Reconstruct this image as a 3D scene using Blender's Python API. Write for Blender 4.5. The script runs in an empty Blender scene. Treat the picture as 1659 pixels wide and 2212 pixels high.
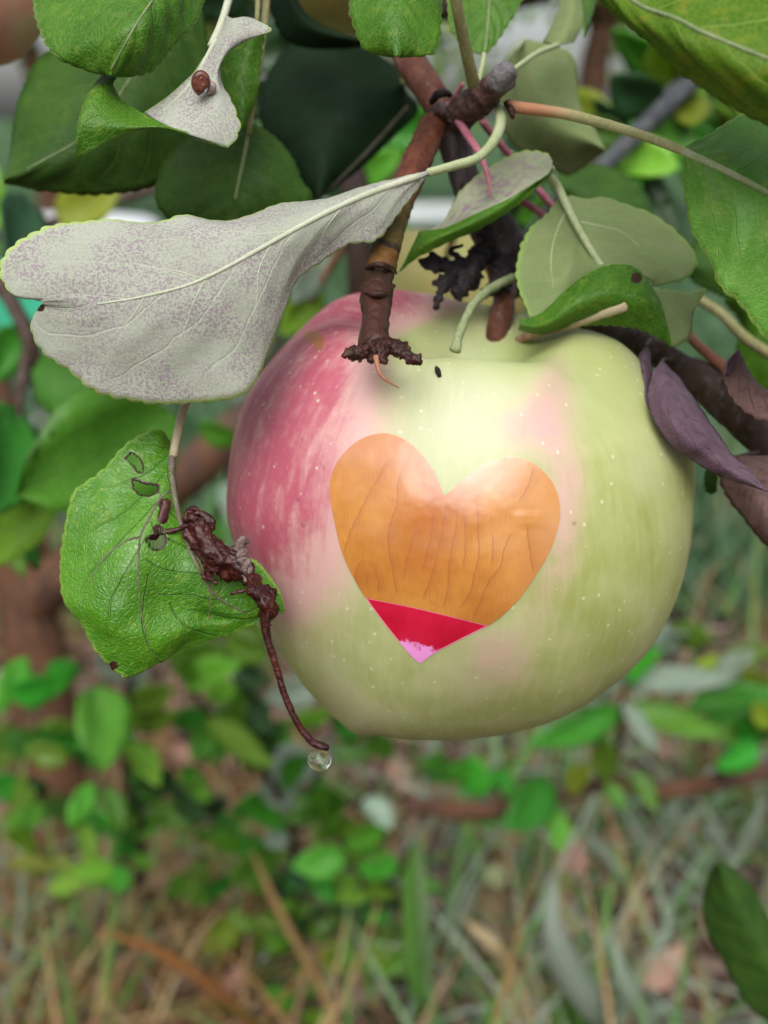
import bpy, math, random
import numpy as np
from mathutils import Vector, Matrix, noise
from mathutils.bvhtree import BVHTree

random.seed(7)
rng = np.random.default_rng(7)
sc = bpy.context.scene
col = sc.collection
R = math.radians

# ------------------------------------------------------------------ camera
CAM_H, PITCH, LENS = 0.78, 22.0, 34.4
cd = bpy.data.cameras.new('camera')
cam = bpy.data.objects.new('camera', cd)
col.objects.link(cam)
cam.location = (0, 0, CAM_H)
cam.rotation_euler = (R(90 - PITCH), 0, 0)
cd.sensor_fit = 'VERTICAL'
cd.sensor_height = 36
cd.lens = LENS
cd.clip_start = 0.01
cd.clip_end = 500
cd.dof.use_dof = True
cd.dof.focus_distance = 0.150
cd.dof.aperture_fstop = 12.8
sc.camera = cam

# ------------------------------------------------------------------ light
SUN_EL, SUN_AZ = 52.0, 188.0      # azimuth clockwise from +Y (camera looks +Y)
w = bpy.data.worlds.new('World')
sc.world = w
w.use_nodes = True
wn = w.node_tree.nodes
wl = w.node_tree.links
sky = wn.new('ShaderNodeTexSky')
sky.sky_type = 'NISHITA'
sky.sun_disc = False
sky.sun_elevation = R(SUN_EL)
sky.sun_rotation = R(SUN_AZ)
sky.air_density = 1.0
sky.dust_density = 4.0
hs = wn.new('ShaderNodeHueSaturation')     # an overcast, nearly white sky
hs.inputs['Saturation'].default_value = 0.36
wl.new(sky.outputs[0], hs.inputs['Color'])
wl.new(hs.outputs[0], wn['Background'].inputs['Color'])
wn['Background'].inputs['Strength'].default_value = 0.125
sd = bpy.data.lights.new('sun', 'SUN')
sd.energy = 1.5
sd.angle = R(60)
sd.color = (1.0, 0.995, 0.985)
sun = bpy.data.objects.new('sun', sd)
col.objects.link(sun)
az, el = R(SUN_AZ), R(SUN_EL)
sdir = Vector((math.sin(az) * math.cos(el), math.cos(az) * math.cos(el), math.sin(el)))
sun.rotation_euler = sdir.to_track_quat('Z', 'Y').to_euler()
sun.location = (0, -1, 3)
vs = sc.view_settings
vs.view_transform = 'Standard'
vs.look = 'None'
vs.gamma = 1
vs.exposure = 0.66
sc.cycles.use_denoising = True
sc.cycles.max_bounces = 6
sc.cycles.transparent_max_bounces = 8

# ------------------------------------------------------------------ pixel <-> world (1659 x 2212 frame)
T = 18.0 / LENS
CM = Matrix.Translation((0, 0, CAM_H)) @ Matrix.Rotation(R(90 - PITCH), 4, 'X')
CMn = np.array(CM)
CMi = np.array(CM.inverted())
CAMP = np.array((0, 0, CAM_H))


def PA(a):
    a = np.asarray(a, float)
    c = np.stack([(a[..., 0] - 829.5) / 1106 * T * a[..., 2], -(a[..., 1] - 1106) / 1106 * T * a[..., 2], -a[..., 2]], -1)
    return c @ CMn[:3, :3].T + CMn[:3, 3]


def P(x, y, d):
    return PA((x, y, d))


def PROJ(p):
    c = (np.asarray(p) - CMn[:3, 3]) @ CMn[:3, :3]
    d = -c[..., 2]
    return np.stack([c[..., 0] / d / T * 1106 + 829.5, -c[..., 1] / d / T * 1106 + 1106, d], -1)


def PXM(n, d):
    """n pixels at distance d in metres"""
    return n / 1106 * T * d


def crs(pts, n):
    """Catmull-Rom through pts, resampled to n points by arc length"""
    p = np.asarray(pts, float)
    if len(p) == 2:
        t = np.linspace(0, 1, n)[:, None]
        return p[0] * (1 - t) + p[1] * t
    q = np.vstack([2 * p[0] - p[1], p, 2 * p[-1] - p[-2]])
    out = []
    for i in range(len(p) - 1):
        a, b, c, d = q[i:i + 4]
        t = np.linspace(0, 1, 24, endpoint=False)[:, None]
        out.append(.5 * (2 * b + (c - a) * t + (2 * a - 5 * b + 4 * c - d) * t ** 2 + (3 * b - a - 3 * c + d) * t ** 3))
    out = np.vstack(out + [p[-1:]])
    s = np.r_[0, np.cumsum(np.linalg.norm(np.diff(out[:, :3], axis=0), axis=1) + 1e-12)]
    tt = np.linspace(0, s[-1], n)
    return np.stack([np.interp(tt, s, out[:, k]) for k in range(out.shape[1])], -1)


def nz(p, s, seed=0.0):
    return noise.noise(Vector((p[0] * s + seed, p[1] * s + seed * 1.7, p[2] * s - seed)))


# ------------------------------------------------------------------ objects
def tag(o, label=None, cat=None, group=None, kind=None):
    if label: o['label'] = label
    if cat: o['category'] = cat
    if group: o['group'] = group
    if kind: o['kind'] = kind
    return o


def empty(name, loc):
    o = bpy.data.objects.new(name, None)
    o.location = loc
    o.empty_display_size = 0.01
    col.objects.link(o)
    return o


def origin(o):
    v = Vector((0, 0, 0))
    while o is not None:
        v = v + o.location
        o = o.parent
    return np.array(v)


def mesh(name, v, f, mats, parent=None, mi=None, uv=None, attrs=None, smooth=True, at=None):
    v = np.asarray(v, float)
    me = bpy.data.meshes.new(name)
    o = bpy.data.objects.new(name, me)
    if parent is not None:
        o.parent = parent
        v = v - origin(parent)
    elif at is not None:
        o.location = at
        v = v - np.asarray(at)
    me.from_pydata(v.tolist(), [], f if isinstance(f, list) else f.tolist())
    for m in (mats if isinstance(mats, (list, tuple)) else [mats]):
        me.materials.append(m)
    if mi is not None:
        me.polygons.foreach_set('material_index', np.asarray(mi, np.int32))
    if smooth:
        me.polygons.foreach_set('use_smooth', np.ones(len(me.polygons), bool))
    if uv is not None:
        l = me.uv_layers.new(name='UVMap')
        li = np.zeros(len(me.loops), np.int32)
        me.loops.foreach_get('vertex_index', li)
        l.data.foreach_set('uv', np.asarray(uv, np.float32)[li].ravel())
    for k, a in (attrs or {}).items():
        at_ = me.attributes.new(k, 'FLOAT', 'POINT')
        at_.data.foreach_set('value', np.asarray(a, np.float32))
    me.update()
    col.objects.link(o)
    return o


def tube_geo(pts, rad, seg=12, n=40, bump=0.0, bs=900, seed=0.0, flat=None, closed_ends=True):
    """pts world (k,3), rad list; returns verts, faces, uv"""
    pts = np.asarray(pts, float)
    c = crs(pts, n)
    s = np.r_[0, np.cumsum(np.linalg.norm(np.diff(pts, axis=0), axis=1))]
    r = np.interp(np.linspace(0, s[-1], n), s, rad)
    tan = np.gradient(c, axis=0)
    tan /= np.linalg.norm(tan, axis=1)[:, None] + 1e-12
    up = np.array((0.3, -0.8, 0.52))
    V, UV = [], []
    a = np.linspace(0, 2 * np.pi, seg, endpoint=False)
    prev = np.cross(tan[0], up)
    for i in range(n):
        x = prev - tan[i] * np.dot(prev, tan[i])
        x /= np.linalg.norm(x) + 1e-12
        prev = x
        y = np.cross(tan[i], x)
        fy = flat if flat else 1.0
        ring = c[i] + r[i] * (np.cos(a)[:, None] * x + fy * np.sin(a)[:, None] * y)
        if bump:
            for k in range(seg):
                h = nz(ring[k], bs, seed) + .5 * nz(ring[k], bs * 2.3, seed + 3)
                ring[k] = c[i] + (ring[k] - c[i]) * (1 + bump * h)
        V.append(ring)
        UV.append(np.stack([np.full(seg, i / (n - 1)), a / (2 * np.pi)], -1))
    V = np.vstack(V)
    UV = np.vstack(UV)
    F = [[i * seg + k, i * seg + (k + 1) % seg, (i + 1) * seg + (k + 1) % seg, (i + 1) * seg + k] for i in range(n - 1) for k in range(seg)]
    m = len(V)
    V = np.vstack([V, c[:1] - tan[:1] * r[0] * .5, c[-1:] + tan[-1:] * r[-1] * .5])
    UV = np.vstack([UV, [[0, 0]], [[1, 0]]])
    for k in range(seg):
        F.append([m, (k + 1) % seg, k])
        F.append([m + 1, (n - 1) * seg + k, (n - 1) * seg + (k + 1) % seg])
    return V, F, UV


def tube(name, px, rpx, mat, parent, seg=12, n=40, bump=0.0, bs=900, seed=0.0, flat=None, world=False, at=None):
    """px: list of (x,y,d), rpx radii in pixels"""
    if world:
        pts, rad = px, rpx
    else:
        pts = PA(px)
        rad = [PXM(r, p[2]) for r, p in zip(rpx, px)]
    V, F, UV = tube_geo(pts, rad, seg, n, bump, bs, seed, flat)
    return mesh(name, V, F, mat, parent, uv=UV, at=at)


def merge(parts):
    V, F, U, o = [], [], [], 0
    for v, f, u in parts:
        V.append(v)
        U.append(u)
        F += [[i + o for i in q] for q in f]
        o += len(v)
    return np.vstack(V), F, np.vstack(U)


# ------------------------------------------------------------------ materials
class NT:
    def __init__(s, name):
        s.m = bpy.data.materials.new(name)
        s.m.use_nodes = True
        s.t = s.m.node_tree
        s.n = s.t.nodes
        s.b = s.n['Principled BSDF']
        s.out = s.n['Material Output']

    def new(s, typ, ins=None, **kw):
        nd = s.n.new(typ)
        for k, v in kw.items():
            setattr(nd, k, v)
        for k, v in (ins or {}).items():
            s.put(nd.inputs[k], v)
        return nd

    def put(s, sock, v):
        if isinstance(v, bpy.types.NodeSocket):
            s.t.links.new(v, sock)
        elif isinstance(v, bpy.types.Node):
            s.t.links.new(v.outputs[0], sock)
        else:
            if sock.type == 'RGBA' and len(v) == 3:
                v = (*v, 1)
            sock.default_value = v

    def math(s, op, a, b=0.0, c=0.0):
        nd = s.n.new('ShaderNodeMath')
        nd.operation = op
        s.put(nd.inputs[0], a); s.put(nd.inputs[1], b); s.put(nd.inputs[2], c)
        return nd.outputs[0]

    def mix(s, f, a, b, blend='MIX'):
        nd = s.n.new('ShaderNodeMix')
        nd.data_type = 'RGBA'
        nd.blend_type = blend
        s.put(nd.inputs[0], f); s.put(nd.inputs[6], a); s.put(nd.inputs[7], b)
        return nd.outputs[2]

    def ramp(s, v, lo, hi, smooth=True, a=0.0, b=1.0):
        nd = s.n.new('ShaderNodeMapRange')
        if smooth: nd.interpolation_type = 'SMOOTHSTEP'
        s.put(nd.inputs[0], v)
        nd.inputs[1].default_value = lo; nd.inputs[2].default_value = hi
        nd.inputs[3].default_value = a; nd.inputs[4].default_value = b
        return nd.outputs[0]

    def obj(s, scale=(1, 1, 1)):
        tc = s.n.new('ShaderNodeTexCoord')
        mp = s.n.new('ShaderNodeMapping')
        s.put(mp.inputs[0], tc.outputs['Object'])
        mp.inputs['Scale'].default_value = scale
        return mp.outputs[0]

    def uv(s, scale=(1, 1, 1)):
        tc = s.n.new('ShaderNodeTexCoord')
        mp = s.n.new('ShaderNodeMapping')
        s.put(mp.inputs[0], tc.outputs['UV'])
        mp.inputs['Scale'].default_value = scale
        return mp.outputs[0]

    def noise(s, vec, scale, detail=3.0, rough=.55, dist=0.0):
        nd = s.n.new('ShaderNodeTexNoise')
        s.put(nd.inputs['Vector'], vec)
        nd.inputs['Scale'].default_value = scale
        nd.inputs['Detail'].default_value = detail
        nd.inputs['Roughness'].default_value = rough
        nd.inputs['Distortion'].default_value = dist
        return nd.outputs['Fac']

    def voro(s, vec, scale, feature='F1', rnd=1.0):
        nd = s.n.new('ShaderNodeTexVoronoi')
        nd.feature = feature
        s.put(nd.inputs['Vector'], vec)
        nd.inputs['Scale'].default_value = scale
        nd.inputs['Randomness'].default_value = rnd
        return nd.outputs['Distance']

    def bump(s, h, strength, dist):
        nd = s.n.new('ShaderNodeBump')
        s.put(nd.inputs['Height'], h)
        nd.inputs['Strength'].default_value = strength
        nd.inputs['Distance'].default_value = dist
        s.put(s.b.inputs['Normal'], nd.outputs[0])
        return nd.outputs[0]

    def fin(s, color, rough=.5, spec=.5, transl=0.0, tcol=None, coat=0.0, normal=None):
        s.put(s.b.inputs['Base Color'], color)
        s.put(s.b.inputs['Roughness'], rough)
        s.put(s.b.inputs['Specular IOR Level'], spec)
        s.b.inputs['Coat Weight'].default_value = coat
        s.b.inputs['Coat Roughness'].default_value = .15
        if transl:
            tr = s.n.new('ShaderNodeBsdfTranslucent')
            s.put(tr.inputs['Color'], tcol if tcol is not None else color)
            if normal is not None: s.put(tr.inputs['Normal'], normal)
            mx = s.n.new('ShaderNodeMixShader')
            mx.inputs[0].default_value = transl
            s.t.links.new(s.b.outputs[0], mx.inputs[1])
            s.t.links.new(tr.outputs[0], mx.inputs[2])
            s.t.links.new(mx.outputs[0], s.out.inputs['Surface'])
        return s.m


def leafmat(name, c1, c2, vein, vs_=.5, spot=None, spot_amt=0.0, spot_scale=900, rough=.42, spec=.4, transl=.25, N=8.0, K=.28,
            ret=.25, bump=.5, edge=None, coat=0.0, tboost=1.25, ret_scale=1100, spot_lo=.53):
    m = NT(name)
    oc = m.obj()
    sep = m.new('ShaderNodeSeparateXYZ', {0: m.uv()})
    u, v = sep.outputs[0], sep.outputs[1]
    sv = m.math('MULTIPLY_ADD', v, 2.0, -1.0)
    a = m.math('ABSOLUTE', sv)
    big = m.noise(oc, 90, 4)
    t = m.math('MULTIPLY', m.math('SUBTRACT', u, m.math('MULTIPLY', m.math('POWER', a, .85), K)), N)
    t = m.math('ADD', t, m.math('MULTIPLY', m.math('GREATER_THAN', sv, 0.0), .43))
    t = m.math('ADD', t, m.math('MULTIPLY', m.noise(oc, 110, 2), .5))
    f = m.math('ABSOLUTE', m.math('SUBTRACT', m.math('FRACT', t), .5))
    lat = m.ramp(f, .455, .495)
    lat = m.math('MULTIPLY', lat, m.ramp(a, .55, 1.0, True, 1.0, .15))
    vor = m.voro(oc, ret_scale, 'DISTANCE_TO_EDGE')
    net = m.ramp(vor, .0, .16, True, 1.0, 0.0)
    vor2 = m.voro(oc, ret_scale * .33, 'DISTANCE_TO_EDGE')
    net2 = m.ramp(vor2, .0, .07, True, 1.0, 0.0)
    netm = m.math('MAXIMUM', m.math('MULTIPLY', net, .7), m.math('MULTIPLY', net2, .55))
    c = m.mix(m.ramp(big, .35, .68), c1, c2)
    c = m.mix(m.math('MULTIPLY', m.noise(oc, 700, 4), .5), c, m.mix(.5, c, c1))
    c = m.mix(m.math('MULTIPLY', netm, ret), c, vein)
    if spot is not None:
        s1 = m.noise(oc, spot_scale, 3, .6)
        s2 = m.noise(oc, 130, 2)
        sm = m.math('MULTIPLY', m.ramp(s1, spot_lo, spot_lo + .11), m.ramp(s2, .3, .62, True, .25, 1.0))
        c = m.mix(m.math('MULTIPLY', sm, spot_amt), c, spot)
    c = m.mix(m.math('MULTIPLY', lat, vs_), c, vein)
    if edge is not None:
        c = m.mix(m.ramp(a, .955, .99), c, edge)
    br = m.new('ShaderNodeAttribute', attribute_name='brown').outputs['Fac']
    c = m.mix(m.ramp(m.math('ADD', br, m.math('MULTIPLY', m.math('SUBTRACT', m.noise(oc, 500, 3), .5), .5)), .35, .6), c, (.05, .018, .010))
    h = m.math('SUBTRACT', m.math('MULTIPLY', m.noise(oc, 350, 3), .6), m.math('ADD', m.math('MULTIPLY', netm, .22), m.math('MULTIPLY', lat, .6)))
    nb = m.bump(h, bump, .0004)
    tc = m.mix(1.0, c, (tboost, tboost * 1.05, tboost * .55), 'MULTIPLY')
    return m.fin(c, m.ramp(m.noise(oc, 260, 3), .3, .7, True, rough - .06, rough + .12), spec, transl, tc, coat, nb)


G_VEIN = (.24, .36, .12)
M = {}
M['up'] = leafmat('leaf_green', (.044, .15, .006), (.078, .21, .012), (.18, .32, .05), .4, (.22, .32, .04), .35, 600, .38, .28, .26, edge=(.20, .35, .07), ret=.4, bump=.7)
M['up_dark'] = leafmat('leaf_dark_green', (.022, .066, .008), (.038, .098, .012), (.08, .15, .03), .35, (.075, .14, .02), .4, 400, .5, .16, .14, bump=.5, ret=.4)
M['up_black'] = leafmat('leaf_deep_shade_green', (.006, .018, .007), (.009, .025, .009), (.02, .04, .015), .2, None, 0, rough=.6, spec=.1, transl=.02, bump=.3)  # near-black green: deep shade put into the leaf colour
M['up_bright'] = leafmat('leaf_bright_green', (.050, .19, .003), (.10, .29, .007), (.12, .26, .05), .3, (.26, .38, .03), .35, 900, .32, .5, .25, ret=.3, bump=1.0, coat=.2, edge=(.24, .42, .06))
M['up_yellow'] = leafmat('leaf_backlit_green', (.09, .205, .008), (.14, .27, .012), (.36, .50, .10), .5, (.34, .33, .03), .45, 300, .5, .2, .45, N=7, ret=.3, bump=.4)  # brighter base colour stands in for light from behind the blade
M['up_pale'] = leafmat('leaf_soft_green', (.10, .29, .03), (.14, .35, .045), (.30, .46, .14), .35, (.28, .40, .09), .5, 380, .4, .28, .28, ret=.25, bump=.6, edge=(.28, .45, .09))
M['under'] = leafmat('leaf_underside_mauve', (.36, .39, .30), (.42, .445, .365), (.46, .50, .40), .35, (.265, .175, .245), .75, 2600, .75, .1, .14, N=6, ret=.3, bump=.35, edge=(.42, .54, .18), ret_scale=1500, spot_lo=.46)
M['under_grey'] = leafmat('leaf_underside_grey', (.20, .27, .10), (.25, .31, .13), (.34, .41, .20), .35, (.25, .19, .15), .25, 600, .75, .1, .18, N=6, ret=.2, bump=.3, edge=(.25, .38, .09), spot_lo=.48)
M['under_pale'] = leafmat('leaf_underside_pale', (.32, .36, .22), (.36, .39, .27), (.45, .50, .34), .35, (.30, .18, .25), .8, 700, .75, .1, .18, N=6, ret=.2, bump=.3, edge=(.35, .48, .12), spot_lo=.46)
M['withered'] = leafmat('withered_leaf_purple', (.105, .060, .085), (.16, .105, .135), (.09, .05, .06), .4, (.06, .03, .035), .6, 500, .65, .25, .03, N=7, ret=.3, bump=.7)
M['withered_brown'] = leafmat('withered_leaf_brown', (.12, .065, .06), (.18, .11, .10), (.09, .045, .035), .4, (.07, .03, .02), .5, 500, .65, .25, .04, N=7, ret=.3, bump=.7)


def barkmat(name, c1, c2, c3, s1=250, s2=1200, stretch=.25, rough=.5, bump=.6, coat=0.0, lent=None, grad=None):
    m = NT(name)
    oc = m.obj((1, 1, stretch))
    a = m.noise(oc, s1, 4)
    b = m.noise(oc, s2, 3)
    c = m.mix(m.ramp(a, .35, .65), c1, c2)
    c = m.mix(m.ramp(b, .5, .72), c, c3)
    if lent is not None:
        v = m.voro(m.obj(), 420)
        c = m.mix(m.ramp(v, .10, .16, True, 1.0, 0.0), c, lent)
    if grad is not None:                                   # colour along the shoot, young to old wood
        sep = m.new('ShaderNodeSeparateXYZ', {0: m.uv()})
        for (lo, hi, gc) in grad:
            wob = m.math('ADD', sep.outputs[0], m.math('MULTIPLY', m.math('SUBTRACT', m.noise(m.obj(), 400, 2), .5), .06))
            c = m.mix(m.math('MULTIPLY', m.ramp(wob, lo, hi), .85), c, gc)
    m.bump(m.math('ADD', a, m.math('MULTIPLY', b, .6)), bump, .0006)
    return m.fin(c, rough, .16, coat=coat)


M['twig_red'] = barkmat('twig_reddish', (.11, .034, .020), (.17, .07, .045), (.08, .035, .035), rough=.42, coat=.08, lent=(.26, .17, .12))
M['twig_plum'] = barkmat('twig_plum_grey', (.055, .036, .04), (.10, .078, .088), (.035, .022, .022), rough=.45, lent=(.22, .17, .13))
M['spur'] = barkmat('spur_bark', (.10, .028, .016), (.15, .05, .026), (.05, .022, .014), rough=.4, coat=.12, bump=1.0,
                    grad=[(.34, .50, (.10, .078, .016)), (.60, .63, (.018, .010, .008)), (.645, .66, (.13, .058, .012)), (.715, .735, (.020, .010, .009)), (.77, .82, (.055, .020, .014))])
M['crust'] = barkmat('dark_crusty_bark', (.026, .011, .009), (.065, .020, .012), (.008, .007, .008), 500, 1800, 1, .38, 1.0, .15)
M['black_crust'] = barkmat('black_dried_flower', (.010, .009, .012), (.022, .017, .018), (.05, .03, .025), 500, 1800, 1, .5, 1.0)
M['stub'] = barkmat('stub_bark', (.10, .05, .042), (.05, .032, .032), (.20, .14, .13), 400, 1500, 1, .6, 1.0, grad=[(.78, .9, (.17, .16, .17))])
M['dark_branch'] = barkmat('dark_branch_bark', (.055, .032, .022), (.09, .06, .05), (.12, .09, .09), 200, 900, .4, .4, .8)
M['stalk_green'] = barkmat('stalk_green', (.30, .36, .17), (.38, .42, .24), (.45, .48, .32), 300, 2500, .2, .6, .3)
M['stalk_pale'] = barkmat('stalk_downy_pale', (.42, .45, .32), (.47, .49, .37), (.52, .55, .44), 300, 2500, .2, .7, .3)
M['stalk_olive'] = barkmat('stalk_olive', (.20, .20, .08), (.27, .25, .11), (.36, .33, .20), 300, 2000, .2, .6, .3)
M['stalk_blush'] = barkmat('stalk_blush', (.34, .33, .14), (.42, .40, .20), (.48, .45, .28), 300, 2000, .2, .6, .3, grad=[(.42, .12, (.42, .16, .09))])
M['stalk_pink'] = barkmat('stalk_pink', (.36, .09, .16), (.42, .16, .20), (.40, .25, .22), 300, 2000, .2, .5, .3)
M['stalk_tan'] = barkmat('stalk_tan', (.24, .10, .07), (.33, .20, .13), (.44, .36, .25), 200, 2000, .2, .6, .3, grad=[(.3, .9, (.42, .37, .24))])
M['stalk_red'] = barkmat('stalk_rust', (.26, .09, .05), (.34, .15, .09), (.30, .18, .12), 200, 2000, .2, .5, .3)
M['vein_green'] = barkmat('vein_pale_green', (.15, .20, .08), (.20, .25, .11), (.26, .28, .17), 300, 2000, 1, .5, .2)
M['vein_brown'] = barkmat('vein_grey_brown', (.15, .13, .10), (.10, .085, .05), (.22, .20, .16), 300, 2000, 1, .6, .2)
M['withered_stalk'] = barkmat('withered_stalk_maroon', (.052, .009, .007), (.026, .006, .007), (.085, .022, .010), 350, 1500, 1, .32, 1.0, .22)
M['dead_pale'] = barkmat('dead_pale_tissue', (.16, .11, .10), (.24, .18, .16), (.07, .03, .03), 500, 1800, 1, .5, .9)
M['trunk'] = barkmat('background_bark', (.12, .055, .03), (.055, .032, .024), (.16, .08, .045), 30, 120, .3, .7, .8)
M['limb'] = barkmat('background_limb_bark', (.13, .06, .033), (.06, .036, .028), (.17, .09, .055), 40, 160, .3, .6, .8)
M['stem_dark'] = barkmat('background_stem_bark', (.05, .03, .022), (.03, .02, .018), (.08, .05, .04), 60, 300, .3, .7, .5)
M['slate'] = barkmat('slate_branch_bark', (.075, .085, .095), (.04, .042, .045), (.12, .12, .125), 100, 400, .3, .75, .9)
M['stalk_dull'] = barkmat('stalk_dull_green', (.19, .24, .10), (.24, .28, .14), (.32, .34, .22), 300, 2000, .2, .65, .6)


def simple(name, c1, c2, scale, rough=.6, spec=.3, transl=0.0, objrand=0.0, bump=0.0, bd=.001):
    m = NT(name)
    oc = m.obj()
    c = m.mix(m.ramp(m.noise(oc, scale, 3), .35, .65), c1, c2)
    if objrand:
        oi = m.new('ShaderNodeObjectInfo')
        h = m.new('ShaderNodeHueSaturation', {'Hue': m.ramp(oi.outputs['Random'], 0, 1, False, .5 - .04 * objrand, .5 + .04 * objrand),
                                              'Value': m.ramp(m.math('FRACT', m.math('MULTIPLY', oi.outputs['Random'], 7.3)), 0, 1, False, 1 - .4 * objrand, 1 + .4 * objrand), 'Color': c})
        c = h.outputs[0]
    if bump:
        m.bump(m.noise(oc, scale * 3, 3), bump, bd)
    return m.fin(c, rough, spec, transl, m.mix(1.0, c, (1.3, 1.4, .6), 'MULTIPLY') if transl else None)


M['bg_leaf'] = simple('background_leaf', (.070, .24, .016), (.12, .33, .034), 40, .42, .4, .34, 1.0)
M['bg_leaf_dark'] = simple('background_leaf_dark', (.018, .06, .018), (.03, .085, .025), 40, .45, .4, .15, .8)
M['bg_leaf_yellow'] = simple('background_leaf_yellow', (.20, .34, .02), (.30, .42, .05), 30, .45, .4, .4, 1.0)
M['bg_leaf_grey'] = simple('background_leaf_grey', (.22, .30, .21), (.30, .37, .29), 40, .5, .4, .2, .6)

# ------------------------------------------------------------------ leaves
TH = .00028


def patch_grid(rows, nu, nv):
    """rows: list of px polylines from one edge to the other. Returns (nv_total, nu, 3) world grid"""
    rr = np.stack([crs(PA(r), nu) for r in rows])           # k,nu,3
    k = len(rows)
    out = np.zeros((nv, nu, 3))
    tt = np.linspace(0, k - 1, nv)
    ext = np.concatenate([2 * rr[:1] - rr[1:2], rr, 2 * rr[-1:] - rr[-2:-1]])
    for j, t in enumerate(tt):
        i = min(int(t), k - 2)
        f = t - i
        a, b, c, d = ext[i], ext[i + 1], ext[i + 2], ext[i + 3]
        if k == 2:
            out[j] = b * (1 - f) + c * f
        else:
            out[j] = .5 * (2 * b + (c - a) * f + (2 * a - 5 * b + 4 * c - d) * f ** 2 + (3 * b - a - 3 * c + d) * f ** 3)
    return out


def patch(rows, front, back, nv=25, teeth=.0021, amp=.00055, edges=(1, 1), quilt=0.0, wob=.0003, holes=(), brown=(), seed=0.0, N=7, v0=0., v1=1., crump=0.0):
    L = np.linalg.norm(np.diff(PA(rows[0]), axis=0), axis=1).sum()
    T_ = max(6, int(L / teeth))
    nu = min(260, T_ * 6)
    g = patch_grid(rows, nu, nv)
    u = np.linspace(0, 1, nu)
    jit = np.array([.55 + .9 * abs(noise.noise(Vector((i * .73 + seed, seed, 1.3)))) for i in range(T_ + 2)])
    ph = u * T_
    tooth = (np.abs(np.sin(np.pi * ph)) ** .7 - .4) * jit[ph.astype(int)] * np.clip(np.sin(np.pi * np.clip(u, 0, 1)) * 4, 0, 1)
    tv = np.linspace(-1, 1, nv)
    for e, s in ((0, edges[0]), (-1, edges[1])):
        if not s: continue
        nb = 3 if nv > 8 else 1
        od = g[0] - g[nb] if e == 0 else g[-1] - g[-1 - nb]
        od /= np.linalg.norm(od, axis=1)[:, None] + 1e-9
        for j in range(nb):
            jj = j if e == 0 else -1 - j
            g[jj] += od * (amp * s * tooth * (1 - j / nb) ** 2)[:, None]
    du = np.gradient(g, axis=1)
    dv = np.gradient(g, axis=0)
    n = np.cross(du, dv)
    n /= np.linalg.norm(n, axis=2)[:, :, None] + 1e-12
    view = CAMP - g
    flip = (n * view).sum() < 0
    if flip: n = -n
    h = np.zeros((nv, nu))
    for j in range(nv):
        for i in range(nu):
            p = g[j, i]
            h[j, i] = wob * (nz(p, 130, seed) + .5 * nz(p, 330, seed + 5))
            if crump: h[j, i] += crump * (abs(nz(p, 650, seed + 2)) * 2 - .5 + .7 * nz(p, 1500, seed + 8))
    if quilt:
        a = np.abs(tv)[:, None]
        h = h + quilt * (np.abs(np.sin(np.pi * N * (u[None] - .28 * a ** .85) + (tv[:, None] > 0) * 1.3)) - .5) * (1 - a ** 3) * np.clip(a * 5, 0, 1)
    g = g + n * h[:, :, None]
    V = np.vstack([(g + n * TH / 2).reshape(-1, 3), (g - n * TH / 2).reshape(-1, 3)])
    q = nu * nv
    idx = np.arange(q).reshape(nv, nu)
    a, b, c, d = idx[:-1, :-1].ravel(), idx[:-1, 1:].ravel(), idx[1:, 1:].ravel(), idx[1:, :-1].ravel()
    Ff = np.stack([a, b, c, d], -1)
    if flip: Ff = Ff[:, ::-1]
    keep = np.ones(len(Ff), bool)
    pr = PROJ(g).reshape(-1, 3)[:, :2]
    if holes:
        cen = pr[Ff].mean(1)
        for poly in holes:
            keep &= ~inpoly(cen, np.asarray(poly, float))
    Ff = Ff[keep]
    Fb = Ff[:, ::-1] + q
    # rim: boundary edges
    ed = {}
    for f in Ff:
        for k in range(4):
            e = (int(f[k]), int(f[(k + 1) % 4]))
            if (e[1], e[0]) in ed: del ed[(e[1], e[0])]
            else: ed[e] = 1
    rim = np.array([[e[1], e[0], e[0] + q, e[1] + q] for e in ed], int).reshape(-1, 4)
    F = np.vstack([Ff, Fb, rim])
    mi = np.r_[np.full(len(Ff), front), np.full(len(Fb), back), np.full(len(rim), front)]
    U, Vv = np.meshgrid(u, np.linspace(v0, v1, nv))
    uv = np.stack([U.ravel(), Vv.ravel()], -1)
    br = np.zeros(q)
    for (bx, by, brad) in brown:
        br = np.maximum(br, np.clip(1.4 - np.hypot(pr[:, 0] - bx, pr[:, 1] - by) / brad, 0, 1))
    for poly in holes:
        pp = np.asarray(poly, float)
        pp = np.vstack([pp, pp[:1]])
        dm = np.full(q, 1e9)
        for s in range(len(pp) - 1):
            a_, b_ = pp[s], pp[s + 1]
            t_ = np.clip(((pr - a_) @ (b_ - a_)) / ((b_ - a_) @ (b_ - a_) + 1e-9), 0, 1)
            dm = np.minimum(dm, np.linalg.norm(pr - (a_ + t_[:, None] * (b_ - a_)), axis=1))
        br = np.maximum(br, np.clip(1.0 - dm / 7.0, 0, 1))
    return V, F.tolist(), np.vstack([uv, uv]), mi, np.r_[br, br]


def inpoly(p, poly):
    x, y = p[:, 0], p[:, 1]
    ins = np.zeros(len(p), bool)
    j = len(poly) - 1
    for i in range(len(poly)):
        xi, yi = poly[i]; xj, yj = poly[j]
        c = ((yi > y) != (yj > y)) & (x < (xj - xi) * (y - yi) / (yj - yi + 1e-12) + xi)
        ins ^= c
        j = i
    return ins


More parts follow.
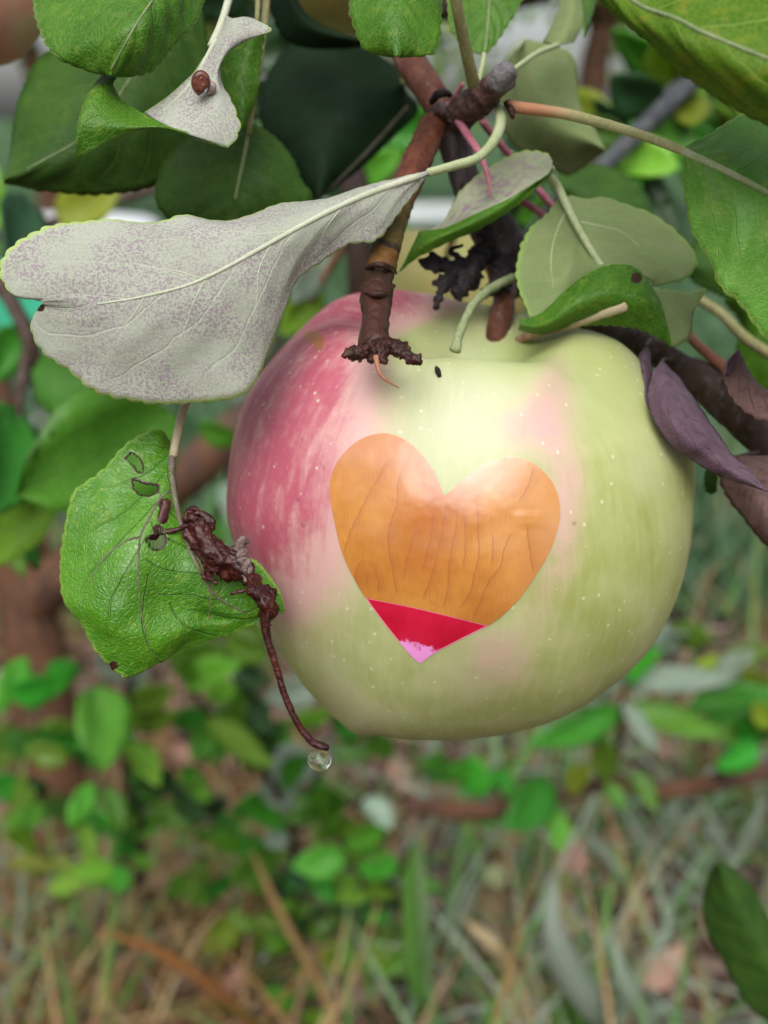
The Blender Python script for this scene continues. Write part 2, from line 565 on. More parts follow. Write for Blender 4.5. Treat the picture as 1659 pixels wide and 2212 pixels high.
def leaf(parent, label, mats, patches, stalk=None, stalk_r=(9, 7), stalk_mat='stalk_green', midrib=None, mid_r=(5, 1.5), mid_mat=None, veins=(), vein_r=2.0, vein_mat='vein_green', name='leaf'):
    """patches: list of dicts (rows, front, back, ...)"""
    V, F, UV, MI, BR, o = [], [], [], [], [], 0
    for p in patches:
        v, f, uv, mi, br = patch(**p)
        V.append(v); UV.append(uv); MI.append(mi); BR.append(br)
        F += [[i + o for i in q] for q in f]
        o += len(v)
    V = np.vstack(V)
    ob = mesh(name, V, F, [M[k] for k in mats], parent, mi=np.concatenate(MI), uv=np.vstack(UV), attrs={'brown': np.concatenate(BR)})
    if label: ob['label'] = label
    if stalk is not None:
        k = len(stalk)
        tube('leaf_stalk', stalk, list(np.linspace(stalk_r[0], stalk_r[1], k)), M[stalk_mat], ob, 10, 36, .06, 1500)
    if midrib is not None or veins:
        bv = BVHTree.FromPolygons(V.tolist(), F)

        def onto(pl, lift, n):
            c = crs(np.asarray(pl, float), n)
            out = []
            for (x, y) in c[:, :2]:
                d = P(x, y, 1.0) - CAMP
                hit, nn, _, _ = bv.ray_cast(Vector(CAMP), Vector(d).normalized())
                if hit is not None:
                    q = np.array(hit) + (CAMP - np.array(hit)) / np.linalg.norm(CAMP - np.array(hit)) * lift
                    out.append(q)
            return np.array(out)
        if midrib is not None:
            c = onto(midrib, -.00006, 30)
            if len(c) > 4:
                dd = PROJ(c[0])[2]
                rr = [PXM(r, dd) for r in np.linspace(mid_r[0], mid_r[1], len(c))]
                v, f, uv = tube_geo(c, rr, 8, 40, .05, 1500)
                mesh('midrib', v, f, M[mid_mat or stalk_mat], ob, uv=uv)
        for vn in veins:
            c = onto(vn, -.00006, 18)
            if len(c) > 4:
                dd = PROJ(c[0])[2]
                rr = [PXM(r, dd) for r in np.linspace(vein_r, vein_r * .35, len(c))]
                v, f, uv = tube_geo(c, rr, 6, 26, .05, 1500)
                mesh('vein', v, f, M[vein_mat], ob, uv=uv)
    return ob


def D(pts, d):
    """give 2-d pixel points distances: d is a number or list interpolated along"""
    d = np.interp(np.linspace(0, 1, len(pts)), np.linspace(0, 1, len(np.atleast_1d(d))), np.atleast_1d(d))
    return [(p[0], p[1], dd) for p, dd in zip(pts, d)]


#=====STRUCTURE=====
#=====OBJECTS=====
# ================================================================== the ground and what lies behind
def GND(x, y, z=0.0):
    d = P(x, y, 1.0) - CAMP
    return CAMP + d * ((z - CAM_H) / d[2])


gm = NT('ground_soil')
oc = gm.obj()
g1, g2, g3 = gm.noise(oc, 6, 5, .6), gm.noise(oc, 45, 4), gm.noise(oc, 220, 3)
gc = gm.mix(gm.ramp(g1, .4, .6), (.028, .017, .013), (.12, .068, .047))
gc = gm.mix(gm.math('MULTIPLY', gm.ramp(g2, .48, .62), gm.ramp(gm.noise(oc, 9, 3), .42, .58)), gc, (.40, .28, .23))
gc = gm.mix(gm.ramp(g3, .58, .7), gc, (.045, .03, .025))
yy_ = gm.math('ADD', gm.new('ShaderNodeSeparateXYZ', {0: oc}).outputs[1], gm.math('MULTIPLY', gm.math('SUBTRACT', g1, .5), 1.2))
gc = gm.mix(gm.ramp(yy_, 1.25, 1.7), gc, gm.mix(g2, (.035, .085, .03), (.07, .14, .05)))
gm.bump(gm.math('ADD', g2, g3), 1.0, .012)
gm.fin(gc, .9, .2)

xs = np.r_[np.linspace(-200, -4, 16), np.linspace(-3.6, 3.6, 90), np.linspace(4, 200, 16)]
ys = np.r_[np.linspace(-60, -1, 6), np.linspace(-.6, 6, 90), np.linspace(7, 300, 20)]
gv = np.array([[x, y, .012 * nz((x, y, 0), 1.7) + .010 * nz((x, y, 0), 6.0) if abs(x) < 5 and y < 8 else 0] for y in ys for x in xs])
nx = len(xs)
gf = [[j * nx + i, j * nx + i + 1, (j + 1) * nx + i + 1, (j + 1) * nx + i] for j in range(len(ys) - 1) for i in range(nx - 1)]
tag(mesh('ground', gv, gf, gm.m), kind='structure')


def blademat(name, cols, rough=.6, transl=.25):
    m = NT(name)
    at = m.new('ShaderNodeAttribute', attribute_name='tint').outputs['Fac']
    rp = m.new('ShaderNodeValToRGB')
    rp.color_ramp.interpolation = 'LINEAR'
    e = rp.color_ramp.elements
    while len(e) < len(cols): e.new(.5)
    for i, c in enumerate(cols):
        e[i].position = i / (len(cols) - 1)
        e[i].color = (*c, 1)
    m.put(rp.inputs[0], at)
    return m.fin(rp.outputs[0], rough, .3, transl, m.mix(1.0, rp.outputs[0], (1.2, 1.3, .7), 'MULTIPLY'))


M['straw'] = blademat('dry_grass', [(.17, .085, .028), (.36, .21, .075), (.50, .39, .22), (.30, .13, .04), (.38, .27, .21)])
M['grass'] = blademat('green_grass', [(.07, .21, .03), (.12, .29, .05), (.18, .34, .09), (.22, .31, .18)])
M['grass_grey'] = blademat('grey_green_grass', [(.26, .34, .26), (.38, .44, .36), (.18, .28, .17)])
M['far_grass'] = blademat('meadow_grass', [(.045, .12, .05), (.09, .18, .08), (.15, .24, .15), (.06, .12, .07)])


def blades(name, bases, length, width, lean, mat, label, cat, seed, seg=5):
    r = np.random.default_rng(seed)
    n = len(bases)
    L = length[0] + (length[1] - length[0]) * r.random(n)
    W = width[0] + (width[1] - width[0]) * r.random(n)
    A = r.random(n) * 2 * np.pi
    Ln = lean[0] + (lean[1] - lean[0]) * r.random(n)
    B = (r.random(n) - .3) * 1.3
    tint = r.random(n)
    V = np.zeros((n, seg + 1, 2, 3))
    face = A + np.pi / 2 + (r.random(n) - .5)
    side = np.stack([np.cos(face), np.sin(face), np.zeros(n)], -1)
    p = bases.copy()
    th = Ln.copy()
    for s in range(seg + 1):
        wd = W * (1 - (s / seg) ** 1.6 * .96) * (.7 + .3 * min(1, s))
        V[:, s, 0] = p - side * wd[:, None] / 2
        V[:, s, 1] = p + side * wd[:, None] / 2
        step = (L / seg)[:, None] * np.stack([np.sin(th) * np.cos(A), np.sin(th) * np.sin(A), np.cos(th)], -1)
        p = p + step
        p[:, 2] = np.maximum(p[:, 2], .004)
        th = th + B * .35
    q = (seg + 1) * 2
    base = np.arange(n)[:, None] * q
    F = []
    for s in range(seg):
        F.append(np.stack([base[:, 0] + 2 * s, base[:, 0] + 2 * s + 1, base[:, 0] + 2 * s + 3, base[:, 0] + 2 * s + 2], -1))
    F = np.vstack(F)
    o = mesh(name, V.reshape(-1, 3), F, mat, attrs={'tint': np.repeat(tint, q)})
    return tag(o, label, cat, kind='stuff')


def scatter(n, x0, x1, y0, y1, seed, dens=None, thr=0.0):
    r = np.random.default_rng(seed)
    pts = []
    while len(pts) < n:
        x, y = x0 + (x1 - x0) * r.random(), y0 + (y1 - y0) * r.random()
        if dens and nz((x, y, 0), dens, seed) < thr - r.random() * .3: continue
        pts.append((x, y, -.004))
    return np.array(pts)


blades('dry_grass', np.vstack([scatter(1500, -1.1, 1.1, .45, 1.9, 3, 4.0, .25), scatter(1300, -.75, -.12, .45, 1.0, 4)]), (.08, .28), (.002, .006), (.4, 1.4), M['straw'], 'dry straw-coloured grass stems matted on the soil', 'dry grass', 1, 6)
blades('green_grass', np.vstack([scatter(800, -1.0, 1.0, .5, 2.2, 5, 4.0, .25), scatter(260, -.1, .7, .5, 1.0, 6), scatter(260, -.7, -.25, .45, .85, 16)]), (.08, .24), (.004, .009), (.1, 1.0), M['grass'], 'green grass blades growing through the straw', 'grass', 2, 6)
blades('grey_grass', np.vstack([scatter(360, .05, .8, .55, 1.25, 8), scatter(120, -.7, -.3, .5, .8, 9)]), (.08, .2), (.003, .008), (.3, 1.2), M['grass_grey'], 'grey-green grass blades leaning over bare soil', 'grass', 3, 6)
blades('meadow_grass', np.vstack([scatter(4500, -1.6, 1.6, 1.45, 2.6, 11, 2.5, .0), scatter(8000, -2.6, 2.6, 2.2, 5.5, 10, 2.0, -.1), scatter(5000, -6, 6, 5.0, 10.0, 12)]), (.07, .2), (.005, .015), (.1, 1.1), M['far_grass'], 'soft green meadow grass beyond the bare soil', 'grass', 4)

blades('tall_dry_grass', np.vstack([scatter(170, -.80, -.28, .5, .95, 41), scatter(50, -.1, .6, .55, 1.1, 42)]), (.16, .36), (.003, .007), (.15, .9), M['straw'], 'tall tan and orange grass stalks leaning together', 'dry grass', 5, 8)
blades('tall_green_grass', np.vstack([scatter(110, -.80, -.35, .5, .9, 43), scatter(110, .0, .7, .55, 1.0, 44)]), (.14, .32), (.004, .009), (.15, .9), M['grass_grey'], 'tall grey-green grass blades arching among the tan stalks', 'grass', 6, 8)

# fallen dead leaf litter and clods: counted pieces, small
LM = {}


def leafmesh(k):
    """unit apple leaf along +Y, solid, three shapes"""
    if k in LM: return LM[k]
    r = random.Random(k)
    nu, nv = 9, 5
    w = (.30, .24, .36, .17)[k % 4]
    fold, bend = r.uniform(.15, .6), r.uniform(-.35, .35)
    top, bot = [], []
    for j in range(nv):
        v = j / (nv - 1) * 2 - 1
        for i in range(nu):
            u = i / (nu - 1)
            ww = w * math.sin(math.pi * u ** .82) ** .75 * (1 if 0 < i < nu - 1 else .0)
            x = ww * v * (1 + .05 * math.sin(u * 21 + k))
            z = abs(x) * fold + bend * u * u + .03 * math.sin(9 * u + 3 * v + k)
            top.append((x, u, z))
            bot.append((x, u, z - .012))
    F, q = [], nu * nv
    for j in range(nv - 1):
        for i in range(nu - 1):
            a = j * nu + i
            f = [a, a + 1, a + nu + 1, a + nu]
            F.append(f[::-1])
            F.append([x + q for x in f])
    for i in range(nu - 1):
        F.append([i, i + 1, i + 1 + q, i + q])
        b = (nv - 1) * nu + i
        F.append([b + 1, b, b + q, b + 1 + q])
    me = bpy.data.meshes.new('leaf')
    me.from_pydata(top + bot, [], F)
    me.polygons.foreach_set('use_smooth', np.ones(len(me.polygons), bool))
    LM[k] = me
    return me


LMM = {}


def bgleaf(parent, a, b, wpx, roll=0.0, mat='bg_leaf', k=0, name='leaf', world=False):
    """leaf from base pixel a=(x,y,d) to tip pixel b; wpx full width in pixels; roll turns the blade about its rib"""
    A, B = (np.asarray(a, float), np.asarray(b, float)) if world else (P(*a), P(*b))
    ax = B - A
    L = np.linalg.norm(ax)
    ax /= L
    view = CAMP - (A + B) / 2
    zz = view - ax * np.dot(view, ax)
    zz /= np.linalg.norm(zz)
    xx = np.cross(ax, zz)
    c, s = math.cos(roll), math.sin(roll)
    xx, zz = xx * c + zz * s, zz * c - xx * s
    key = (k, mat)
    if key not in LMM:
        me = leafmesh(k).copy()
        me.name = 'leaf'
        me.materials.append(M[mat])
        LMM[key] = me
    o = bpy.data.objects.new(name, LMM[key])
    w0 = (.30, .24, .36, .17)[k % 4] * 2
    W = wpx if world else PXM(wpx, (a[2] + b[2]) / 2)
    sx = W / w0
    m4 = Matrix(((xx[0] * sx, ax[0] * L, zz[0] * L, A[0]), (xx[1] * sx, ax[1] * L, zz[1] * L, A[1]), (xx[2] * sx, ax[2] * L, zz[2] * L, A[2]), (0, 0, 0, 1)))
    o.parent = parent
    o.matrix_basis = Matrix.Translation(Vector(-origin(parent))) @ m4
    col.objects.link(o)
    return o


def wtube(name, pts, rad, mat, parent, **kw):
    return tube(name, pts, rad, mat, parent, world=True, **kw)


# ---- trees of the orchard further off
def tree(x, y, h, r, crown_z, nleaf, mat, label, seed, group=None):
    rr = random.Random(seed)
    t = tag(empty('apple_tree', (x, y, 0)), label, 'tree', group)
    fork = np.array((x + rr.uniform(-.1, .1), y, h * .42))
    parts = [tube_geo(np.array([(x, y, -.05), (x + .03, y, h * .2), fork]), [h * .035, h * .028, h * .024], 10, 16, .15, 8)]
    ends = []
    for k in range(7):
        a = k / 7 * 2 * math.pi + rr.uniform(-.3, .3)
        e = np.array((x + math.cos(a) * r * .75, y + math.sin(a) * r * .75, crown_z + rr.uniform(-.25, .5) * r))
        m = (fork + e) / 2 + np.array((0, 0, .12 * r))
        parts.append(tube_geo(np.array([fork, m, e]), [h * .018, h * .011, h * .004], 7, 14, .1, 8))
        ends += [m, e]
    mesh('trunk', *merge(parts)[:2], M['limb'], t)
    V, F, tint = [], [], []
    clumps = ends + [np.array((x, y, crown_z)) + np.array([rr.gauss(0, .55), rr.gauss(0, .55), rr.gauss(0, .4)]) * r for _ in range(22)]
    for i in range(nleaf):
        c = rr.choice(clumps)
        p = c + np.array([rr.gauss(0, .16), rr.gauss(0, .16), rr.gauss(0, .13)]) * r
        ax = np.array([rr.uniform(-1, 1), rr.uniform(-1, 1), rr.uniform(-1, .3)])
        ax /= np.linalg.norm(ax)
        sd_ = np.cross(ax, [rr.uniform(-1, 1), rr.uniform(-1, 1), rr.uniform(-1, 1)])
        sd_ /= np.linalg.norm(sd_)
        nn = np.cross(ax, sd_)
        L, W = rr.uniform(.07, .13), rr.uniform(.022, .04)
        b = len(V)
        V += [p, p + ax * L * .45 + sd_ * W + nn * .006, p + ax * L, p + ax * L * .45 - sd_ * W + nn * .006, p + ax * L * .5]
        F += [[b, b + 1, b + 4], [b + 1, b + 2, b + 4], [b + 2, b + 3, b + 4], [b + 3, b, b + 4]]
        tint += [rr.random()] * 5
    mesh('crown', V, F, mat, t, attrs={'tint': tint})
    return t


M['crown_a'] = blademat('orchard_foliage', [(.05, .13, .02), (.10, .21, .03), (.19, .28, .04), (.06, .14, .03)], .45, .35)
M['crown_b'] = blademat('orchard_foliage_yellow', [(.16, .30, .03), (.26, .40, .05), (.34, .42, .08), (.14, .25, .04)], .45, .4)
tree(-.9, 6.2, 3.0, 1.05, 1.75, 3200, M['crown_b'], 'yellow-green orchard tree behind the pale-lidded tub', 1)
tree(.95, 5.2, 2.8, 1.0, 1.55, 2600, M['crown_b'], 'yellow-green orchard tree seen through the gap beside the slate branch', 2)
tree(2.6, 7.5, 3.4, 1.2, 1.9, 2600, M['crown_a'], 'green orchard tree far behind the broad backlit leaf', 3)
tree(-2.6, 8.0, 3.4, 1.2, 1.9, 2600, M['crown_a'], 'green orchard tree far behind the glossy hanging leaf', 4)
tree(.1, 9.5, 3.4, 1.3, 1.9, 2800, M['crown_a'], 'green orchard tree far behind the white rail', 5)

for i, (x, y) in enumerate([(-4.6, -2.6), (-2.6, -4.0), (-.4, -4.6), (1.9, -4.1), (4.2, -3.0), (-5.6, .6), (5.4, .9)]):  # unseen trees, added to cut the sky fill and darken reflections
    tree(x, y, 3.6, 1.5, 2.0, 2600, M['crown_a'], 'leafy orchard tree in the row at the photographer\'s back', 60 + i, 'orchard trees at the photographer\'s back')

# ---- mint tub, white rail
def lathe(profile, c, seg=40):
    V, F = [], []
    for (r_, z) in profile:
        for k in range(seg):
            a = 2 * math.pi * k / seg
            V.append((c[0] + r_ * math.cos(a), c[1] + r_ * math.sin(a), c[2] + z))
    for i in range(len(profile) - 1):
        for k in range(seg):
            F.append([i * seg + k, i * seg + (k + 1) % seg, (i + 1) * seg + (k + 1) % seg, (i + 1) * seg + k])
    return np.array(V), F


M['mint'] = simple('mint_plastic', (.10, .72, .45), (.12, .78, .50), 8, .35, .5, .1)
M['white_plastic'] = simple('white_plastic', (.80, .82, .84), (.74, .77, .80), 8, .4, .5)
M['white_paint'] = simple('white_paint', (.78, .80, .82), (.70, .73, .76), 12, .6, .4)
tb = GND(150, 760)
t = tag(empty('plastic_tub', (tb[0], tb[1], 0)), 'mint green plastic tub with pale lid standing in the grass', 'tub')
hh = P(150, 478, np.linalg.norm(tb - CAMP) * .99)[2]
k = hh
v, f = lathe([(.001, 0), (.25, 0), (.26, .02), (.30, k * .55), (.305, k * .57), (.305, k * .62), (.315, k * .64), (.33, k * .96), (.33, k)], (tb[0], tb[1], 0))
mesh('body', v, f, M['mint'], t)
v, f = lathe([(.345, k - .02), (.35, k), (.35, k + .02), (.33, k + .035), (.20, k + .045), (.001, k + .045)], (tb[0], tb[1], 0))
mesh('lid', v, f, M['white_plastic'], t)

ra, rb = GND(925, 500), None
yy = 6.0
zr = P(925, 458, 1.0) - CAMP
zr = CAMP + zr * (yy / zr[1])
t = tag(empty('white_rail', (zr[0], yy, 0)), 'white painted rail on two posts beyond the trees', 'rail')


def box(c, s):
    c, s = np.asarray(c), np.asarray(s) / 2
    V = np.array([c + s * (a, b, d) for a in (-1, 1) for b in (-1, 1) for d in (-1, 1)])
    return V, [[0, 1, 3, 2], [4, 6, 7, 5], [0, 4, 5, 1], [2, 3, 7, 6], [0, 2, 6, 4], [1, 5, 7, 3]]


v, f = box((zr[0], yy, zr[2]), (1.6, .04, .11))
mesh('rail', v, f, M['white_paint'], t, smooth=False)
for sx in (-.72, .72):
    v, f = box((zr[0] + sx, yy + .05, zr[2] / 2 + .03), (.07, .06, zr[2] + .06))
    mesh('post', v, f, M['white_paint'], t, smooth=False)

# ---- leaning young trunk behind the damaged leaf
tr = GND(140, 1930)
t = tag(empty('young_tree', (tr[0], tr[1], 0)), 'rust-brown young trunk leaning behind the damaged leaf', 'tree')
foot = PROJ(np.array((tr[0], tr[1], 0)))
dT = foot[2]
pts = np.vstack([[(tr[0], tr[1], -.03)], PA([(118, 1700, dT * .99), (96, 1560, dT * .98), (75, 1420, dT * .97), (60, 1300, dT * .96), (40, 1150, dT * .95), (0, 950, dT * .95), (-60, 700, dT * .95)])])
wtube('trunk', pts, [PXM(r_, dT) for r_ in (70, 66, 66, 64, 60, 56, 52, 46)], M['trunk'], t, seg=16, n=60, bump=.10, bs=25)
wtube('limb', PA([(62, 1310, dT * .96), (190, 1200, dT * .92), (330, 1090, dT * .9), (450, 985, dT * .88), (560, 880, dT * .88), (700, 760, dT * .9)]), [PXM(r_, dT) for r_ in (52, 48, 44, 42, 38, 30)], M['limb'], t, seg=12, n=40, bump=.10, bs=30)
for a, b, w_, rl, mt, k in [((120, 1500, .66), (15, 1470, .64), 80, .3, 'bg_leaf', 0), ((110, 1500, .66), (235, 1455, .62), 85, .5, 'bg_leaf', 2), ((215, 1480, .64), (200, 1700, .6), 120, .2, 'bg_leaf', 2),
                            ((150, 1640, .66), (60, 1610, .66), 60, .4, 'bg_leaf', 0), ((205, 1690, .66), (140, 1790, .64), 55, .2, 'bg_leaf', 1), ((225, 1700, .66), (260, 1790, .66), 55, .3, 'bg_leaf', 0),
                            ((100, 1740, .7), (20, 1790, .68), 55, .2, 'bg_leaf', 1), ((0, 1000, .5), (20, 1270, .48), 90, .4, 'bg_leaf', 1), ((180, 1780, .7), (190, 1880, .68), 45, .3, 'bg_leaf', 0),
                            ((60, 1420, .66), (-20, 1540, .64), 70, .3, 'bg_leaf', 1)]:
    bgleaf(t, a, b, w_, rl, mt, k)

# ---- sucker shoots in the middle distance
sh = GND(300, 1960)
t = sh2 = tag(empty('sucker_shoot', (sh[0], sh[1], 0)), 'dark upright leafy shoot beside the rust-brown trunk', 'shoot')
wtube('stem', np.vstack([[(sh[0], sh[1], -.02)], PA([(302, 1820, .84), (296, 1750, .80), (270, 1670, .78), (282, 1545, .75), (270, 1440, .72)])]), [PXM(r_, .8) for r_ in (13, 13, 12, 11, 9, 5)], M['stem_dark'], t, seg=8, n=40, bump=.15, bs=60)
for a, b, w_, rl, mt, k in [((280, 1545, .75), (400, 1480, .72), 75, .2, 'bg_leaf', 0), ((282, 1500, .74), (330, 1400, .72), 60, .5, 'bg_leaf_grey', 1), ((275, 1600, .76), (345, 1720, .72), 65, .3, 'bg_leaf', 0),
                            ((280, 1660, .78), (330, 1740, .78), 50, .6, 'bg_leaf', 1), ((278, 1470, .72), (210, 1400, .70), 60, .3, 'bg_leaf_grey', 0), ((270, 1440, .72), (300, 1330, .7), 60, .4, 'bg_leaf', 1), ((300, 1800, .84), (240, 1850, .82), 45, .4, 'bg_leaf', 1)]:
    bgleaf(t, a, b, w_, rl, mt, k)

sh = GND(640, 2050)
t = tag(empty('sucker_shoot', (sh[0], sh[1], 0)), 'bushy bright green shoot rising from the straw below the apple', 'shoot')
wtube('stem', np.vstack([[(sh[0], sh[1], -.02)], PA([(640, 1900, .9), (625, 1780, .85), (560, 1650, .8), (470, 1560, .76), (400, 1480, .74)])]), [PXM(r_, .8) for r_ in (11, 10, 10, 9, 7, 4)], M['stem_dark'], t, seg=8, n=40, bump=.15, bs=60)
wtube('stem', PA([(628, 1800, .86), (700, 1760, .84), (790, 1720, .82), (840, 1640, .82)]), [PXM(r_, .8) for r_ in (9, 8, 6, 4)], M['stem_dark'], t, seg=8, n=24, bump=.15, bs=60)
sl = [((440, 1540, .76), (600, 1690, .72), 62, .3, 'bg_leaf', 1), ((560, 1640, .8), (615, 1545, .78), 58, .2, 'bg_leaf_dark', 0), ((600, 1850, .86), (468, 1898, .8), 84, .2, 'bg_leaf', 0),
      ((590, 1730, .84), (480, 1735, .8), 70, .5, 'bg_leaf', 1), ((690, 1760, .84), (790, 1720, .8), 100, .2, 'bg_leaf', 2), ((640, 1850, .88), (640, 1945, .84), 50, .3, 'bg_leaf_dark', 1),
      ((680, 1860, .88), (710, 1960, .86), 55, .3, 'bg_leaf', 1), ((720, 1840, .86), (850, 1860, .84), 62, .5, 'bg_leaf', 0), ((400, 1480, .74), (540, 1440, .72), 70, .4, 'bg_leaf', 0),
      ((470, 1560, .76), (400, 1640, .74), 60, .4, 'bg_leaf', 0), ((500, 1580, .78), (540, 1480, .76), 55, .4, 'bg_leaf', 1), ((640, 1950, .92), (770, 2090, .9), 70, .3, 'bg_leaf', 0), ((650, 1990, .95), (560, 2010, .9), 55, .4, 'bg_leaf', 0),
      ((640, 2000, .95), (640, 2100, .9), 60, .4, 'bg_leaf_dark', 0), ((790, 1720, .82), (840, 1800, .8), 60, .5, 'bg_leaf_grey', 0), ((610, 1700, .82), (700, 1640, .8), 65, .5, 'bg_leaf', 2), ((840, 1640, .82), (800, 1560, .8), 60, .3, 'bg_leaf', 1), ((400, 1480, .74), (420, 1390, .7), 55, .3, 'bg_leaf', 1),
      ((460, 1550, .76), (350, 1540, .74), 60, .5, 'bg_leaf', 1), ((710, 1760, .84), (700, 1680, .8), 55, .5, 'bg_leaf', 0), ((630, 1790, .86), (560, 1820, .84), 55, .4, 'bg_leaf_grey', 0), ((640, 1930, .92), (580, 1960, .9), 55, .4, 'bg_leaf', 0)]
for a, b, w_, rl, mt, k in sl:
    bgleaf(t, a, b, w_, rl, mt, k)

rs = random.Random(21)


def fill(t, n, x0, x1, y0, y1, d0, d1, mats, L0=90, L1=170, rs=rs):
    for i in range(n):
        x, y, d_ = rs.uniform(x0, x1), rs.uniform(y0, y1), rs.uniform(d0, d1)
        a = rs.uniform(-.9, 4.0)
        L_ = rs.uniform(L0, L1)
        bgleaf(t, (x, y, d_), (x + L_ * math.cos(a), y + L_ * math.sin(a) * .8, d_ + rs.uniform(-.04, .02)), L_ * rs.uniform(.45, .65), rs.uniform(-.7, .7), rs.choice(mats), rs.choice([0, 1, 2]))


def sprig(t, pts, n, mats, L0=80, L1=150, r=6):
    wtube('stem', PA(pts), [PXM(r * (1 - .5 * i / len(pts)), pts[0][2]) for i in range(len(pts))], M['stem_dark'], t, seg=7, n=20, bump=.15, bs=60)
    c = crs(np.array(pts, float), n)
    for i in range(n):
        x, y, d_ = c[i]
        a = rs.uniform(-.5, .9) if i % 2 else math.pi - rs.uniform(-.5, .9)
        L_ = rs.uniform(L0, L1)
        bgleaf(t, (x, y, d_), (x + L_ * math.cos(a), y + L_ * math.sin(a) * .8, d_ - rs.uniform(-.02, .05)), L_ * rs.uniform(.45, .65), rs.uniform(-.7, .7), rs.choice(mats), rs.choice([0, 1, 2]))


sprig(t, [(625, 1780, .85), (700, 1640, .86), (720, 1540, .88), (690, 1450, .9)], 12, ['bg_leaf', 'bg_leaf', 'bg_leaf_grey'])
sprig(t, [(560, 1650, .80), (520, 1500, .80), (490, 1400, .80), (480, 1320, .82)], 12, ['bg_leaf', 'bg_leaf', 'bg_leaf_dark'])
sprig(t, [(640, 1960, .94), (720, 1980, .92), (800, 1960, .92), (860, 1900, .92)], 10, ['bg_leaf', 'bg_leaf_dark'], 60, 110)
sprig(t, [(640, 1900, .90), (560, 1860, .88), (480, 1800, .88), (420, 1720, .88)], 10, ['bg_leaf', 'bg_leaf', 'bg_leaf_dark'], 60, 120)
sprig(t, [(640, 2020, .97), (620, 2120, .93), (650, 2200, .9)], 8, ['bg_leaf', 'bg_leaf_dark'], 70, 120)
sprig(t, [(640, 2000, .95), (540, 1990, .92), (460, 1940, .90), (400, 1880, .90)], 10, ['bg_leaf', 'bg_leaf_yellow', 'bg_leaf'], 60, 120)
sprig(t, [(640, 2040, .97), (740, 2080, .94), (820, 2060, .92), (880, 2000, .92)], 9, ['bg_leaf', 'bg_leaf_yellow', 'bg_leaf'], 60, 120)
sprig(t, [(700, 1760, .84), (760, 1860, .85), (800, 1940, .86)], 9, ['bg_leaf', 'bg_leaf'], 70, 130)
sprig(sh2, [(302, 1830, .85), (240, 1880, .84), (160, 1880, .84), (80, 1840, .84)], 9, ['bg_leaf', 'bg_leaf_yellow', 'bg_leaf'], 60, 120)
sprig(sh2, [(282, 1545, .75), (200, 1560, .72), (120, 1600, .70), (60, 1580, .70)], 9, ['bg_leaf', 'bg_leaf'], 90, 150)
sprig(sh2, [(296, 1750, .80), (380, 1700, .80), (440, 1640, .82)], 8, ['bg_leaf', 'bg_leaf_dark'], 70, 130)
sprig(sh2, [(300, 1800, .84), (200, 1760, .82), (100, 1740, .82), (20, 1690, .82)], 10, ['bg_leaf', 'bg_leaf_dark', 'bg_leaf'], 70, 120)

# ---- low branch on the right, behind the apple
dB = .86
br_px = [(880, 1738, .80), (1000, 1752, .82), (1100, 1746, .84), (1200, 1722, .86), (1300, 1696, .88), (1420, 1708, .90), (1550, 1690, .92), (1660, 1662, .94), (1800, 1640, .96)]
far = GND(2150, 1900)
t = tag(empty('low_branch', (far[0], far[1], 0)), 'low rust-brown branch with green leaves crossing behind the apple', 'branch')
wtube('limb', np.vstack([PA(br_px), [(far[0] - .02, far[1], .12), (far[0], far[1], -.03)]]), [PXM(r_, dB) for r_ in (17, 21, 20, 18, 19, 21, 23, 25, 26, 32, 36)], M['limb'], t, seg=12, n=90, bump=.12, bs=40)
wtube('branchlet', PA([(1270, 1705, .87), (1325, 1650, .86), (1342, 1560, .84), (1352, 1470, .82)]), [PXM(r_, dB) for r_ in (12, 10, 8, 5)], M['stem_dark'], t, seg=8, n=24, bump=.15, bs=60)
wtube('branchlet', PA([(1540, 1692, .92), (1590, 1640, .9), (1640, 1600, .88), (1720, 1560, .86)]), [PXM(r_, dB) for r_ in (13, 12, 10, 6)], M['stem_dark'], t, seg=8, n=24, bump=.15, bs=60)
wtube('branchlet', PA([(1552, 1690, .92), (1580, 1600, .9), (1600, 1540, .88)]), [PXM(r_, dB) for r_ in (8, 6, 4)], M['slate'], t, seg=8, n=24, bump=.15, bs=60)
for a, b, w_, rl, mt, k in [((1195, 1690, .84), (1072, 1800, .80), 92, .2, 'bg_leaf', 0), ((1205, 1750, .84), (1200, 1845, .82), 55, .3, 'bg_leaf', 0), ((1300, 1690, .86), (1322, 1575, .84), 58, .3, 'bg_leaf', 1),
                            ((1310, 1690, .87), (1345, 1750, .86), 40, .4, 'bg_leaf', 0), ((1372, 1660, .87), (1412, 1755, .86), 46, .3, 'bg_leaf', 1), ((1342, 1530, .83), (1120, 1600, .80), 74, .3, 'bg_leaf', 0),
                            ((1350, 1520, .83), (1565, 1610, .80), 70, .4, 'bg_leaf', 1), ((1480, 1530, .86), (1690, 1500, .84), 60, .3, 'bg_leaf', 0), ((1352, 1470, .82), (1590, 1480, .8), 60, .3, 'bg_leaf_grey', 1),
                            ((1540, 1490, .82), (1640, 1410, .8), 60, .6, 'bg_leaf_grey', 0), ((1345, 1510, .83), (1420, 1640, .8), 40, .2, 'bg_leaf_grey', 1), ((1225, 1712, .86), (1290, 1650, .84), 55, .4, 'bg_leaf_yellow', 0),
                            ((1352, 1470, .82), (1270, 1430, .8), 60, .4, 'bg_leaf_grey', 0), ((1640, 1600, .88), (1600, 1540, .86), 60, .4, 'bg_leaf', 0), ((1690, 1570, .86), (1620, 1500, .84), 60, .4, 'bg_leaf_yellow', 0), ((1352, 1475, .82), (1440, 1400, .8), 50, .4, 'bg_leaf', 0)]:
    bgleaf(t, a, b, w_, rl, mt, k)

